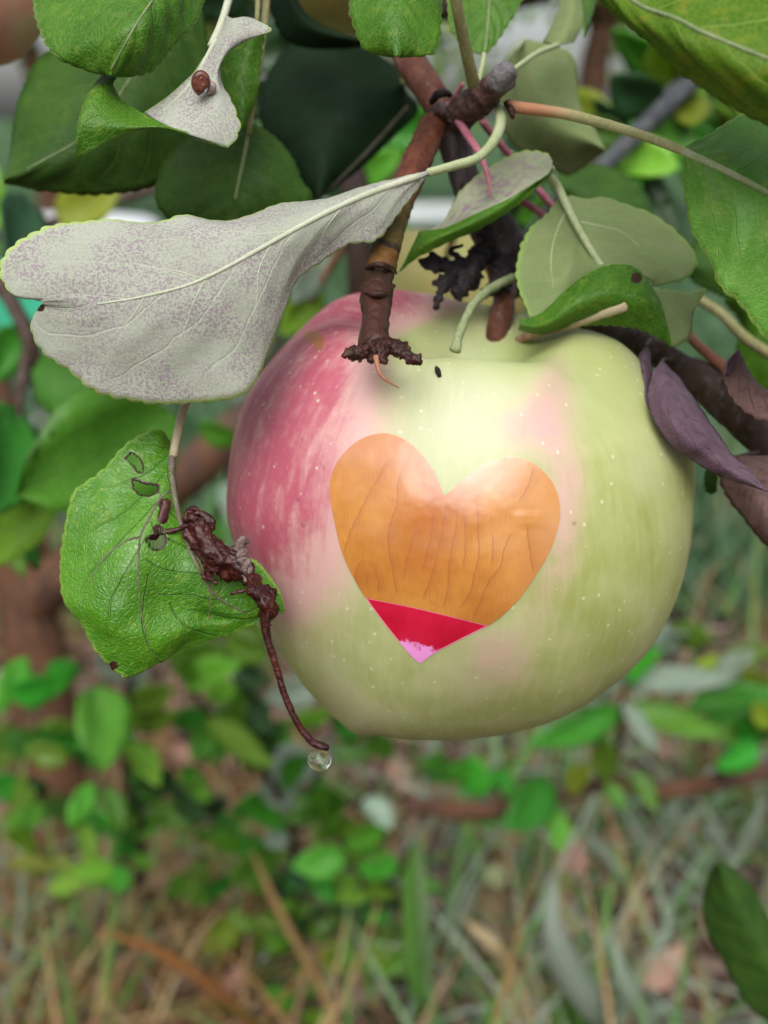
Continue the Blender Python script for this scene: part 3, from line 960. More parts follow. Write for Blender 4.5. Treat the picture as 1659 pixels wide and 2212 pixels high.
sprig(t, [(1352, 1470, .82), (1300, 1400, .86), (1380, 1360, .90), (1480, 1370, .92)], 9, ['bg_leaf', 'bg_leaf_grey'], 80, 140)
sprig(t, [(1640, 1600, .88), (1600, 1480, .88), (1560, 1420, .9)], 8, ['bg_leaf', 'bg_leaf_grey', 'bg_leaf_yellow'], 80, 140)
sprig(t, [(1100, 1746, .84), (1030, 1660, .86), (930, 1640, .88)], 8, ['bg_leaf', 'bg_leaf'], 70, 130)

# ---- fallen leaves
M['fallen'] = simple('fallen_leaf', (.30, .17, .12), (.42, .28, .21), 60, .7, .2, .1, 1.0)
lr = random.Random(31)
for i in range(60):
    g = GND(lr.uniform(250, 1650), lr.uniform(1560, 2180))
    a, L_ = lr.uniform(0, 6.28), lr.uniform(.035, .065)
    e = empty('fallen_leaf', (g[0], g[1], .006))
    tag(e, 'tan dead leaf lying on the soil under the tree', 'fallen leaf', 'fallen dead leaves')
    bgleaf(e, (g[0], g[1], .012), (g[0] + L_ * math.cos(a), g[1] + L_ * math.sin(a), .016), L_ * .5, lr.uniform(-.5, .5), 'fallen', lr.choice([0, 1, 2]), name='leaf_blade', world=True)

# ---- broad grass blades that stand out one by one, clover, pebbles
def blade(name, px, w_, mat, label, tint, group=None):
    c = crs(PA(px), 18)
    d0 = PROJ(c[0])[2]
    tan = np.gradient(c, axis=0)
    tan /= np.linalg.norm(tan, axis=1)[:, None]
    view = CAMP - c
    side = np.cross(tan, view)
    side /= np.linalg.norm(side, axis=1)[:, None]
    nn = np.cross(side, tan)
    u = np.linspace(0, 1, 18)
    ww = PXM(w_, d0) / 2 * np.minimum(1, (1 - u) * 4) ** .7 * (.55 + .45 * np.minimum(1, u * 3))
    V = np.vstack([c - side * ww[:, None], c + nn * ww[:, None] * -.35, c + side * ww[:, None], c + nn * ww[:, None] * -.35 - nn * .0004])
    F = []
    for i in range(17):
        for a, b in ((0, 18), (18, 36), (36, 54), (54, 0)):
            F.append([a + i, b + i, b + i + 1, a + i + 1])
    o = mesh(name, V, F, M[mat], attrs={'tint': np.full(72, tint)}, at=c[0])
    return tag(o, label, 'grass blade', group)


def toground(x, y):
    return tuple(PROJ(GND(x, y)))


blade('grass_blade', [toground(1310, 2240)] + [(1285, 2190, .80), (1225, 2090, .74), (1192, 1990, .72), (1203, 1900, .72)], 62, 'grass_grey', 'broad grey-green grass blade standing upright with a pointed tip', .35)
blade('grass_blade', [toground(1180, 2300)] + [(1120, 2130, .84), (1075, 2050, .80), (1000, 1985, .80)], 42, 'straw', 'pale tan dried blade arching above the soil', .5)
blade('grass_blade', [toground(1440, 2300)] + [(1390, 2190, .80), (1345, 2110, .78), (1322, 2010, .78)], 40, 'grass_grey', 'narrow grey-green blade bending beside the broad upright blade', .7)
blade('grass_blade', [toground(910, 2230)] + [(900, 2140, .86), (886, 1950, .82), (893, 1815, .80)], 34, 'grass', 'tall bright green grass blade standing straight in the straw', .3)
blade('grass_blade', [toground(960, 2300)] + [(925, 2130, .86), (915, 1960, .82), (905, 1790, .80)], 24, 'grass', 'slim pale green blade right beside the tall bright blade', .85)
blade('grass_blade', [toground(600, 2280)] + [(480, 2150, .80), (330, 2050, .76), (200, 2010, .74)], 24, 'straw', 'long orange dry stalk leaning low over the dark soil', .75)
blade('grass_blade', [toground(760, 2300)] + [(700, 2150, .86), (600, 1960, .82), (540, 1830, .80)], 18, 'straw', 'thin tan stalk slanting up towards the bushy shoot', .3)
for i, (x, y, x2, y2) in enumerate([(1420, 1900, 1340, 1740), (1520, 1880, 1440, 1730), (1590, 1900, 1510, 1720), (1560, 1900, 1660, 1720), (1380, 1950, 1260, 1790)]):
    blade('grass_blade', [toground(x, y), ((x + x2) / 2, (y + y2) / 2 - 6, toground(x, y)[2] * .95), (x2, y2, toground(x, y)[2] * .92)], 20, 'grass_grey', 'pale blue-green blade slanting up from bare soil below the low branch', .5, 'slanting blades below the low branch')

cf = GND(1075, 1960)
cfp = PROJ(cf)
t = tag(empty('clover_flower', cf), 'small creamy white clover head above the straw', 'flower')
wtube('stem', np.array([cf - np.array((0, 0, .01)), P(1073, 1930, cfp[2] * .96), P(1070, 1900, cfp[2] * .94)]), [.0012, .001, .001], M['stalk_green'], t, seg=6, n=10)
hc = P(1070, 1893, cfp[2] * .94)
M['clover'] = simple('clover_petal', (.66, .66, .46), (.52, .58, .30), 300, .6, .3, .2)
parts = []
for i in range(46):
    zz_ = 1 - 1.6 * i / 45
    a = i * 2.4
    rr_ = math.sqrt(max(0, 1 - zz_ * zz_))
    dr = np.array((rr_ * math.cos(a), rr_ * math.sin(a), zz_))
    parts.append(tube_geo(np.array([hc, hc + dr * .007, hc + dr * .0125]), [.0006, .0018, .0007], 5, 6))
mesh('petals', *merge(parts)[:2], M['clover'], t)

M['pebble'] = simple('pink_pebble', (.62, .40, .36), (.74, .55, .50), 60, .7, .3, 0, 0, .5, .002)
M['pebble_grey'] = simple('grey_pebble', (.42, .46, .50), (.30, .33, .36), 60, .7, .3, 0, .5, .5, .002)


def pebble(x, y, rpx, mat, label, seed, group=None):
    c = GND(x, y)
    d = PROJ(c)[2]
    r_ = PXM(rpx, d)
    V, F = [], []
    nu, nv = 16, 9
    for j in range(nv):
        th = math.pi * j / (nv - 1)
        for i in range(nu):
            a = 2 * math.pi * i / nu
            p = np.array((math.sin(th) * math.cos(a), math.sin(th) * math.sin(a) * .85, math.cos(th) * .7))
            p *= 1 + .22 * nz(p, 1.3, seed)
            V.append(c + p * r_ + np.array((0, 0, r_ * .45)))
    for j in range(nv - 1):
        for i in range(nu):
            F.append([j * nu + i, (j + 1) * nu + i, (j + 1) * nu + (i + 1) % nu, j * nu + (i + 1) % nu])
    return tag(mesh('pebble', V, F, M[mat], at=c), label, 'pebble', group)


pebble(1185, 2066, 20, 'pebble', 'pale pink pebble lying beside the broad grey-green blade', 1.1)
pebble(938, 1962, 19, 'pebble', 'pale pink pebble lying near the tall bright blade', 2.2)
for i, (x, y, r_) in enumerate([(415, 1850, 16), (190, 1995, 14), (210, 1885, 15), (460, 1825, 17), (1440, 1700, 17), (1400, 1860, 14), (1530, 1800, 15)]):
    pebble(x, y, r_, 'pebble_grey', 'small blue-grey pebble half buried in the straw', 3.3 + i, 'grey pebbles in the straw')
# ================================================================== the apple
AC = (1000, 1112)          # centre in the frame
AD, AR = .187, .0425
SIL = [(850, 622), (760, 634), (690, 672), (600, 762), (552, 822), (520, 885), (500, 960), (491, 1040), (491, 1125), (515, 1200), (556, 1300), (600, 1398), (652, 1478), (715, 1545), (775, 1590),
       (830, 1592), (900, 1599), (1000, 1598), (1100, 1585), (1200, 1556), (1300, 1500), (1395, 1415), (1455, 1310), (1490, 1190), (1502, 1060), (1497, 975), (1472, 900), (1435, 845), (1400, 800), (1360, 755), (1310, 722), (1230, 700), (1100, 668), (1000, 650), (930, 632)]


def bl(x, y, cx, cy, rx, ry, ang=0.0):
    c, s = math.cos(ang), math.sin(ang)
    dx, dy = x - cx, y - cy
    u, v = (dx * c + dy * s) / rx, (-dx * s + dy * c) / ry
    return np.exp(-(u * u + v * v))


def build_apple():
    nu, nv = 280, 170
    C = P(*AC, AD)
    V = np.zeros((nv, nu, 3))
    ph = np.linspace(0, 2 * np.pi, nu, endpoint=False)
    for j in range(nv):
        t = np.pi * (.004 + .992 * j / (nv - 1))
        rho = 1 - .52 * math.exp(-(t / .36) ** 2) - .26 * math.exp(-((np.pi - t) / .30) ** 2)
        lob = 1 + .028 * np.cos(5 * ph + .9) * (math.exp(-((t - .55) / .35) ** 2) + 1.25 * math.exp(-((np.pi - t - .5) / .4) ** 2)) + .012 * np.cos(2 * ph + 1)
        wid = math.sin(t) * (1.0 - .10 * (1 - math.cos(t)) / 2)
        V[j, :, 0] = rho * lob * wid * np.cos(ph)
        V[j, :, 1] = rho * lob * wid * np.sin(ph)
        V[j, :, 2] = rho * lob * math.cos(t) * .93
    W = C + V.reshape(-1, 3) * AR
    px = PROJ(W)
    tgt = np.array(SIL, float)
    tgt = crs(np.vstack([tgt, tgt[:1]]), 720)
    ta = np.arctan2(tgt[:, 1] - AC[1], tgt[:, 0] - AC[0])
    tr_ = np.hypot(tgt[:, 1] - AC[1], tgt[:, 0] - AC[0])
    nb = 180
    ang = (np.arange(nb) + .5) / nb * 2 * np.pi - np.pi
    o = np.argsort(ta)
    tr_b = np.interp(ang, ta[o], tr_[o], period=2 * np.pi)
    for it in range(4):
        a = np.arctan2(px[:, 1] - AC[1], px[:, 0] - AC[0])
        r = np.hypot(px[:, 1] - AC[1], px[:, 0] - AC[0])
        bi = np.clip(((a + np.pi) / (2 * np.pi) * nb).astype(int), 0, nb - 1)
        cur = np.zeros(nb)
        np.maximum.at(cur, bi, r)
        s = tr_b / cur
        s = (np.roll(s, 1) + 2 * s + np.roll(s, -1)) / 4
        sv = np.interp(a, ang, s, period=2 * np.pi)
        wgt = np.clip(r / (cur[bi] + 1e-6), 0, 1) ** 1.5
        k = 1 + (sv - 1) * wgt
        px[:, 0] = AC[0] + (px[:, 0] - AC[0]) * k
        px[:, 1] = AC[1] + (px[:, 1] - AC[1]) * k
    W = PA(px)
    idx = np.arange(nu * nv).reshape(nv, nu)
    F = []
    for j in range(nv - 1):
        for i in range(nu):
            F.append([int(idx[j, i]), int(idx[j + 1, i]), int(idx[j + 1, (i + 1) % nu]), int(idx[j, (i + 1) % nu])])
    W = np.vstack([W, W[:nu].mean(0), W[-nu:].mean(0)])
    for i in range(nu):
        F.append([nu * nv, i, (i + 1) % nu])
        F.append([nu * nv + 1, (nv - 1) * nu + (i + 1) % nu, (nv - 1) * nu + i])
    px = PROJ(W)
    x, y = px[:, 0], px[:, 1]
    b = np.zeros(len(W))
    for (cx, cy, rx, ry, an, k) in [(550, 960, 210, 320, 0, .58), (640, 760, 200, 110, -.5, .62), (760, 640, 190, 90, 0, .65), (690, 830, 75, 120, .4, .5), (600, 1060, 140, 130, 0, .34), (520, 1180, 130, 150, .2, .5), (620, 1240, 90, 90, 0, .18),
                                    (680, 1160, 90, 200, 0, .18), (1190, 870, 55, 110, .1, .42), (1110, 920, 70, 60, 0, .25), (1225, 1040, 55, 100, 0, .34), (1180, 1260, 60, 120, .4, .24), (1080, 1450, 100, 60, 0, .24), (1060, 1390, 60, 40, 0, .2), (1215, 1160, 40, 90, 0, .2), (990, 735, 110, 45, 0, -.6), (880, 655, 110, 50, 0, .45), (640, 950, 170, 260, 0, .26), (780, 880, 100, 90, 0, .16),
                                    (930, 790, 70, 60, .5, -.3)]:
        b += k * bl(x, y, cx, cy, rx, ry, an)
    g = 1.0 * bl(x, y, 1110, 770, 160, 60, 0) + .5 * bl(x, y, 1330, 860, 90, 140)
    ru = bl(x, y, 675, 728, 26, 16, .5) + .9 * bl(x, y, 690, 745, 8, 22, -.2)
    uv = np.zeros((len(W), 2))
    uv[:nu * nv, 0] = np.tile(ph, nv)
    uv[:nu * nv, 1] = np.repeat(np.linspace(0, 1, nv), nu)
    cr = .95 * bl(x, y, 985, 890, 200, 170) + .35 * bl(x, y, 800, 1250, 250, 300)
    return W, F, uv, np.clip(b, 0, 1.2), g, ru, np.clip(cr, 0, 1)


W, F, UVa, blush, greeny, russet, cream = build_apple()
am = NT('apple_skin')
oc = am.obj()
sep = am.new('ShaderNodeSeparateXYZ', {0: am.uv()})
lon, lat = sep.outputs[0], sep.outputs[1]
cmb = am.new('ShaderNodeCombineXYZ', {0: am.math('MULTIPLY', am.math('SINE', lon), 1.0), 1: am.math('COSINE', lon), 2: am.math('MULTIPLY', lat, .62)})
st1 = am.noise(cmb.outputs[0], 9, 4, .65)
st2 = am.noise(cmb.outputs[0], 34, 3, .6)
mot = am.noise(oc, 120, 4, .6)
fine = am.noise(oc, 600, 3, .6)
A = lambda n: am.new('ShaderNodeAttribute', attribute_name=n).outputs['Fac']
base = am.mix(am.ramp(mot, .35, .7), (.325, .36, .095), (.40, .43, .155))
base = am.mix(am.ramp(am.noise(oc, 45, 3), .4, .65, True, 0, .5), base, (.53, .51, .30))
base = am.mix(am.ramp(st2, .4, .7, True, 0, .35), base, (.50, .50, .24))
base = am.mix(am.math('MULTIPLY', A('greeny'), .75), base, (.33, .43, .085))
base = am.mix(am.math('MULTIPLY', A('cream'), .55), base, (.58, .58, .45))  # cream skin, also painting in the pale highlight above the heart
bl_ = am.math('ADD', A('blush'), am.math('MULTIPLY', am.math('SUBTRACT', st1, .5), am.math('MULTIPLY', A('blush'), .8)))
bl_ = am.math('ADD', bl_, am.math('MULTIPLY', am.math('SUBTRACT', st2, .5), am.math('MULTIPLY', A('blush'), .5)))
bl_ = am.math('ADD', bl_, am.math('MULTIPLY', am.math('SUBTRACT', mot, .5), am.math('MULTIPLY', A('blush'), .9)))
bl_ = am.math('ADD', bl_, am.math('MULTIPLY', am.math('SUBTRACT', fine, .5), am.math('MULTIPLY', A('blush'), .5)))
c = am.mix(am.ramp(bl_, .05, .55), base, (.62, .37, .33))
c = am.mix(am.ramp(bl_, .5, 1.35), c, (.43, .08, .125))
c = am.mix(am.math('MULTIPLY', am.ramp(fine, .62, .75), am.ramp(bl_, .1, .5, True, 0, .25)), c, (.75, .55, .45))
vd = am.new('ShaderNodeTexVoronoi', {'Vector': oc, 'Scale': 430.0, 'Randomness': 1.0})
dotk = am.math('MULTIPLY', am.ramp(vd.outputs['Distance'], .09, .17, True, 1, 0), am.ramp(am.new('ShaderNodeSeparateXYZ', {0: vd.outputs['Color']}).outputs[0], .35, .6))
c = am.mix(am.math('MULTIPLY', dotk, .45), c, (.72, .76, .55))
c = am.mix(am.math('MULTIPLY', am.ramp(am.math('ADD', A('russet'), am.math('MULTIPLY', am.math('SUBTRACT', fine, .5), .4)), .45, .65), .85), c, (.34, .14, .03))
am.bump(am.math('ADD', am.math('MULTIPLY', mot, .5), am.math('MULTIPLY', fine, .2)), .25, .0006)
am.b.inputs['Subsurface Weight'].default_value = .18
am.b.inputs['Subsurface Radius'].default_value = (1.0, .7, .35)
am.b.inputs['Subsurface Scale'].default_value = .004
am.fin(c, am.ramp(mot, .3, .7, True, .46, .58), .75)
M['apple'] = am.m

top = P(1090, 690, AD + .004)
apple = tag(empty('apple', W[-2]), 'large green and pink apple wearing a wood-grain heart sticker', 'apple')
mesh('body', W, F, am.m, apple, uv=UVa, attrs={'blush': blush, 'greeny': greeny, 'russet': russet, 'cream': cream})
abvh = BVHTree.FromPolygons(W.tolist(), F)
stem_top = P(1096, 600, AD + .006)
wtube('stalk', np.array([W[-2] - np.array((0, 0, .003)), W[-2] * .5 + stem_top * .5 + np.array((.001, 0, 0)), stem_top]), [.0019, .0016, .0021], M['stalk_tan'], apple, seg=10, n=24, bump=.08)


def on_apple(x, y, lift=0.0):
    d = Vector(P(x, y, 1.0) - CAMP).normalized()
    h, n, _, _ = abvh.ray_cast(Vector(CAMP), d)
    if h is None: return None, None
    if n.dot(d) > 0: n = -n
    return np.array(h) + np.array(n) * lift, np.array(n)


# ---- heart sticker, built on the skin
def hz(p): return (677.7 + p[0] * .3677, 881 + p[1] * .3677)


H_L = [(765, 520), (735, 440), (690, 350), (620, 258), (540, 192), (450, 155), (370, 155), (280, 185), (200, 245), (140, 320), (105, 400), (97, 480), (110, 600), (135, 720), (165, 840), (205, 935), (260, 1040), (305, 1115)]
H_R = [(1025, 1278), (1110, 1215), (1205, 1120), (1290, 1000), (1370, 870), (1420, 750), (1445, 640), (1440, 550), (1420, 480), (1380, 410), (1320, 350), (1250, 310), (1170, 292), (1080, 300), (1000, 335), (920, 385), (850, 445), (800, 492), (765, 520)]
H_BAND = [(305, 1115), (550, 1163), (800, 1222), (1025, 1278)]
H_TIP = [(305, 1115), (400, 1245), (500, 1370), (580, 1460), (625, 1500), (700, 1445), (850, 1365), (960, 1310), (1025, 1278)]


def dens(pts, n): return crs(np.array([hz(p) for p in pts]), n)


def sticker(name, outline, centre, mat, parent, lift, rings=26):
    ctr = np.array(hz(centre))
    n = len(outline)
    V, UV, RG = [], [], []
    for lay in (lift, .00001):
        for j in range(rings + 1):
            f = j / rings
            for k in range(n):
                q = ctr + (outline[k] - ctr) * max(f, .002)
                p, nn = on_apple(q[0], q[1], lay)
                V.append(p)
                UV.append(((q[0] - 712) / 500, (q[1] - 930) / 500))
                RG.append(f)
    F = []
    st = (rings + 1) * n
    for j in range(rings):
        for k in range(n):
            a, b, c_, d = j * n + k, j * n + (k + 1) % n, (j + 1) * n + (k + 1) % n, (j + 1) * n + k
            F.append([a, b, c_, d])
            F.append([st + d, st + c_, st + b, st + a])
    e0 = len(V)                                   # cut edge with its own corners, so the face stays flat to the rim
    for base_i in (rings * n, st + rings * n):
        for k in range(n):
            V.append(V[base_i + k]); UV.append(UV[base_i + k]); RG.append(1.0)
    for k in range(n):
        F.append([e0 + k, e0 + (k + 1) % n, e0 + n + (k + 1) % n, e0 + n + k])
    # orient outward
    p0, p1, p2 = (np.array(V[i]) for i in (F[2 * n * 3][0], F[2 * n * 3][1], F[2 * n * 3][2]))
    if np.dot(np.cross(p1 - p0, p2 - p0), CAMP - p0) < 0: F = [q[::-1] for q in F]
    return mesh(name, V, F, mat, parent, uv=UV, attrs={'ring': RG})


wm = NT('wood_print')
uvn = wm.uv()
sepw = wm.new('ShaderNodeSeparateXYZ', {0: uvn})
ux, uy = sepw.outputs[0], sepw.outputs[1]
WL = [[(555, 290), (500, 430), (490, 570), (450, 700), (445, 830), (470, 960), (490, 1100)], [(350, 460), (270, 620), (215, 740), (180, 850)], [(430, 300), (390, 400), (350, 470)], [(610, 700), (570, 820), (535, 960), (530, 1010)],
      [(780, 560), (760, 700), (730, 850), (690, 1000), (640, 1130)], [(960, 560), (965, 700), (970, 870), (940, 1000), (915, 1090), (850, 1180)], [(1170, 720), (1120, 830), (1100, 920), (1030, 1020), (980, 1130), (935, 1250)], [(1250, 690), (1265, 800), (1280, 900), (1290, 970)],
      [(850, 560), (830, 750), (800, 900), (790, 1050), (760, 1180)], [(880, 600), (892, 780), (880, 950)], [(300, 888), (268, 920), (252, 980), (270, 1060)], [(300, 888), (350, 930), (378, 1000), (384, 1090)], [(1050, 730), (1052, 850), (1040, 930)], [(700, 620), (690, 760), (655, 900), (640, 960)],
      [(330, 960), (318, 1000), (316, 1050)], [(1290, 340), (1270, 430), (1200, 560)], [(660, 1120), (720, 1160), (760, 1180)]]
wx = lambda z: z * .000735 - .0686
wy = lambda z: z * .000735 - .098
jit = wm.math('MULTIPLY', wm.math('SUBTRACT', wm.noise(wm.uv((9, 9, 1)), 3.0, 2), .5), .012)
lines = None
for li, L_ in enumerate(WL):
    fc = wm.n.new('ShaderNodeFloatCurve')
    cv = fc.mapping.curves[0]
    pts_ = sorted((wy(q), wx(p_)) for p_, q in L_)
    while len(cv.points) < len(pts_): cv.points.new(.5, .5)
    for cp, (a_, b_) in zip(cv.points, pts_): cp.location = (a_, b_)
    fc.mapping.update()
    wm.put(fc.inputs['Value'], uy)
    dist = wm.math('ABSOLUTE', wm.math('SUBTRACT', wm.math('ADD', ux, jit), fc.outputs[0]))
    mk = wm.ramp(dist, .001, .007, True, 1.0, 0.0)
    ft = wm.ramp(wm.math('SUBTRACT', wm.math('ADD', ux, jit), fc.outputs[0]), .0, .05, True, .35, 0.0)       # soft shade on one side of a ring
    mk = wm.math('MAXIMUM', mk, wm.math('MULTIPLY', ft, wm.math('GREATER_THAN', wm.math('SUBTRACT', ux, fc.outputs[0]), -.002)))
    mk = wm.math('MULTIPLY', mk, wm.math('MULTIPLY', wm.ramp(uy, pts_[0][0] - .01, pts_[0][0] + .03), wm.ramp(uy, pts_[-1][0] + .01, pts_[-1][0] - .03)))
    lines = mk if lines is None else wm.math('MAXIMUM', lines, mk)
grain = wm.noise(wm.uv((60, 3.0, 1)), 4.0, 4, .6)
clo = wm.noise(uvn, 3.0, 3)
wc = wm.mix(wm.ramp(clo, .35, .65), (.46, .165, .026), (.58, .25, .05))
wc = wm.mix(wm.ramp(grain, .4, .7, True, 0, .3), wc, (.34, .10, .02))
# redder flame down the middle and paler right side, as printed
fl = wm.math('MULTIPLY', wm.ramp(wm.math('ABSOLUTE', wm.math('SUBTRACT', ux, .46)), .0, .26, True, 1, 0), wm.ramp(uy, .15, .72, True, 1, 0))
wc = wm.mix(wm.math('MULTIPLY', fl, .65), wc, (.40, .085, .018))
wc = wm.mix(wm.ramp(ux, .62, 1.0, True, 0, .55), wc, (.62, .30, .11))
wc = wm.mix(wm.math('MULTIPLY', lines, .5), wc, (.30, .085, .03))
# pinkish sheen on the upper lobes, painted into the print colour
lobe_sheen = wm.math('ADD', wm.ramp(uy, .28, .02, True), wm.math('MULTIPLY', wm.math('SUBTRACT', wm.noise(uvn, 5.0, 4), .5), .9))
wc = wm.mix(wm.ramp(lobe_sheen, .35, .8, True, 0, .25), wc, (.70, .36, .25))
dent = wm.math('MULTIPLY', wm.ramp(wm.math('ABSOLUTE', wm.math('SUBTRACT', ux, .86)), .03, .10, True, 1, 0), wm.ramp(wm.math('ABSOLUTE', wm.math('SUBTRACT', uy, .385)), .01, .05, True, 1, 0))
wm.bump(wm.math('ADD', wm.math('MULTIPLY', wm.noise(uvn, 7, 2), .8), wm.math('ADD', wm.math('MULTIPLY', dent, .5), wm.math('MULTIPLY', grain, .02))), .22, .0016)
wm.fin(wc, .24, .5, coat=.8)
wm.b.inputs['Coat Roughness'].default_value = .10
wm.b.inputs['Coat IOR'].default_value = 1.62
M['wood'] = wm.m
rm = NT('red_foil')
ringf = rm.new('ShaderNodeAttribute', attribute_name='ring').outputs['Fac']
sepr = rm.new('ShaderNodeSeparateXYZ', {0: rm.uv()})
rc = rm.mix(rm.ramp(rm.noise(rm.uv(), 6, 3), .35, .65), (.48, .004, .028), (.56, .010, .045))
rc = rm.mix(rm.ramp(ringf, .955, .985), rc, (.85, .25, .38))
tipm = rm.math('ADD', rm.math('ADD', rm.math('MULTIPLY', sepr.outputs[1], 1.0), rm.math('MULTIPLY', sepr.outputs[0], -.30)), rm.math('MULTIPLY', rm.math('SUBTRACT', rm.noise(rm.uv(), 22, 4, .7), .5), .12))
rc = rm.mix(rm.ramp(tipm, .80, .825), rc, (.82, .30, .66))  # violet glossy reflection at the point, painted into the red
rm.fin(rc, .3, .5, coat=.2)
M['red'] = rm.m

base_pt, base_n = on_apple(*hz((620, 1330)))
heart = tag(empty('heart_sticker', base_pt), 'glossy wood-grain heart sticker with red tip stuck on the apple', 'sticker')
wood_out = np.vstack([dens(H_L, 110)[:-1], dens(H_BAND, 40)[:-1], dens(H_R, 110)[:-1]])
o = sticker('wood_panel', wood_out, (760, 830), M['wood'], heart, .00014)
o['label'] = 'honey-brown wood-grain upper part of the heart'
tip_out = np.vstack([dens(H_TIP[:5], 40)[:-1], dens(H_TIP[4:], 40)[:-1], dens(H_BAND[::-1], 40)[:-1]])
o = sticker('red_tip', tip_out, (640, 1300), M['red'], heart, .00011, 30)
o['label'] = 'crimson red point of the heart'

# ---- water drops on the skin
wat = NT('water')
wat.b.inputs['Transmission Weight'].default_value = 1.0
wat.b.inputs['IOR'].default_value = 1.333
wat.fin((1, 1, 1), .0, .5)
M['water'] = wat.m


def ball(c, r_, sx=(1, 1, 1), nu=20, nv=12, wob_=0, seed=0):
    V, F = [], []
    for j in range(nv + 1):
        th = math.pi * j / nv
        for i in range(nu):
            a = 2 * math.pi * i / nu
            p = np.array((math.sin(th) * math.cos(a) * sx[0], math.sin(th) * math.sin(a) * sx[1], math.cos(th) * sx[2]))
            if wob_: p = p * (1 + wob_ * nz(p, 1.6, seed))
            V.append(np.asarray(c) + p * r_)
    for j in range(nv):
        for i in range(nu):
            F.append([j * nu + i, (j + 1) * nu + i, (j + 1) * nu + (i + 1) % nu, j * nu + (i + 1) % nu])
    return np.array(V), F


for (x, y, r_) in [(655, 1132, 7), (645, 1080, 5), (606, 1398, 6), (620, 1436, 4), (612, 1385, 4), (652, 950, 4), (700, 1010, 4), (640, 1500, 4), (1240, 1130, 4), (575, 1100, 4)]:
    p, n = on_apple(x, y)
    if p is None: continue
    v, f = ball((0, 0, 0), PXM(r_, .155), (1, 1, .55), 14, 8)
    q = Vector(n).to_track_quat('Z', 'Y').to_matrix()
    v = np.array([np.array(q @ Vector(a)) for a in v]) + p
    tag(mesh('water_drop', v, f, M['water'], at=p), 'tiny clear water drop clinging to the apple skin', 'water drop', 'tiny drops on the apple skin')

p, n = on_apple(948, 806)
c = crs(PA([(944, 797, .1), (947, 806, .1), (950, 815, .1)]), 5)
pp = [on_apple(x, y, .0003)[0] for x, y in ((943, 796), (946, 802), (948, 808), (951, 815))]
tag(wtube('seed_husk', np.array(pp), [.0002, .00045, .00045, .0003], M['black_crust'], None, seg=8, n=12, at=pp[0]), 'tiny black husk lying on the pale shoulder of the apple', 'husk')

# ================================================================== the fruiting branch
root_pt = P(800, -140, .205)
BR = tag(empty('apple_branch', root_pt), 'reddish fruiting branch with pale-backed leaves holding the heart apple', 'branch')
tube('twig', [(790, -160, .210), (840, 20, .200), (880, 120, .193), (925, 190, .188), (955, 245, .186), (985, 320, .187), (1015, 420, .190), (1060, 500, .192), (1090, 560, .193), (1096, 610, .193), (1094, 640, .194)], [34, 34, 34, 33, 32, 29, 29, 42, 50, 40, 26], M['twig_red'], BR, 18, 90, .05, 300)
o = tube('twig', [(952, 238, .1845), (968, 280, .1845), (990, 340, .1855), (1016, 420, .1885), (1060, 490, .1905), (1096, 552, .192)], [37, 35, 33, 33, 48, 54], M['twig_plum'], BR, 18, 60, .08, 350)
o['label'] = 'plum-grey older part of the twig'
tube('bud_ring', [(932, 222, .1785), (945, 205, .177), (962, 200, .177), (972, 206, .178)], [7, 9, 9, 6], M['black_crust'], BR, 8, 16, .25, 900)
tube('bud_ring', [(938, 262, .1795), (945, 240, .178), (962, 246, .178), (975, 262, .179)], [7, 8, 7, 5], M['stub'], BR, 8, 16, .35, 900)
# cut stub
tube('stub', [(975, 262, .183), (1010, 235, .178), (1040, 212, .174), (1066, 188, .170), (1090, 162, .167), (1102, 146, .166)], [32, 36, 34, 30, 28, 20], M['stub'], BR, 16, 50, .28, 500, 2.0)
tube('bud', [(1096, 222, .172), (1104, 240, .171), (1108, 256, .171)], [9, 9, 4], M['crust'], BR, 8, 14, .3, 900)
# spur in front of the apple
sp = tube('spur', [(935, 270, .181), (905, 340, .175), (872, 415, .170), (848, 480, .166), (832, 540, .1625), (820, 590, .160), (815, 622, .158), (812, 650, .1565), (812, 690, .154), (808, 730, .152), (812, 748, .1515)], [30, 32, 31, 31, 32, 32, 33, 35, 29, 33, 40], M['spur'], BR, 24, 140, .13, 700)
sp['label'] = 'reddish spur with dark bands hanging over the apple'
tube('scar_ring', [(780, 624, .1580), (795, 632, .1545), (815, 636, .1533), (836, 630, .1545), (850, 618, .158)], [5, 7, 8, 7, 5], M['crust'], sp, 8, 20, .3, 900)
tube('scar_ring', [(784, 580, .1605), (800, 574, .1568), (820, 572, .1555), (840, 576, .157), (855, 590, .1605)], [4, 6, 6, 6, 4], M['crust'], sp, 8, 20, .3, 900)
parts = []
for pl, rr_ in [([(820, 748, .1505), (790, 758, .1485), (760, 764, .1475), (740, 768, .147)], [26, 20, 17, 9]), ([(815, 752, .150), (850, 752, .1475), (880, 768, .146), (902, 780, .145), (910, 784, .145)], [24, 20, 16, 14, 8]),
                ([(805, 740, .151), (808, 765, .149), (800, 782, .148)], [22, 18, 8]), ([(850, 735, .150), (870, 745, .148), (885, 755, .147)], [9, 11, 6]), ([(825, 745, .150), (828, 772, .148), (832, 786, .1475)], [20, 16, 6]),
                ([(765, 752, .149), (752, 762, .1475)], [10, 9]), ([(770, 770, .148), (780, 780, .1478)], [9, 7])]:
    pts = PA(pl)
    parts.append(tube_geo(pts, [PXM(r_ * .8, .148) for r_ in rr_], 14, 40, .85, 1500, len(parts) * 1.7, .8))
v, f, uv = merge(parts)
o = mesh('crusty_tip', v, f, M['crust'], sp)
o['label'] = 'dark crusty flared end of the spur'
tube('whisker', [(812, 770, .1475), (818, 800, .1465), (830, 818, .146), (862, 838, .1455)], [7, 5, 3.5, 1.5], M['stalk_red'], sp, 8, 24, .1, 1500)
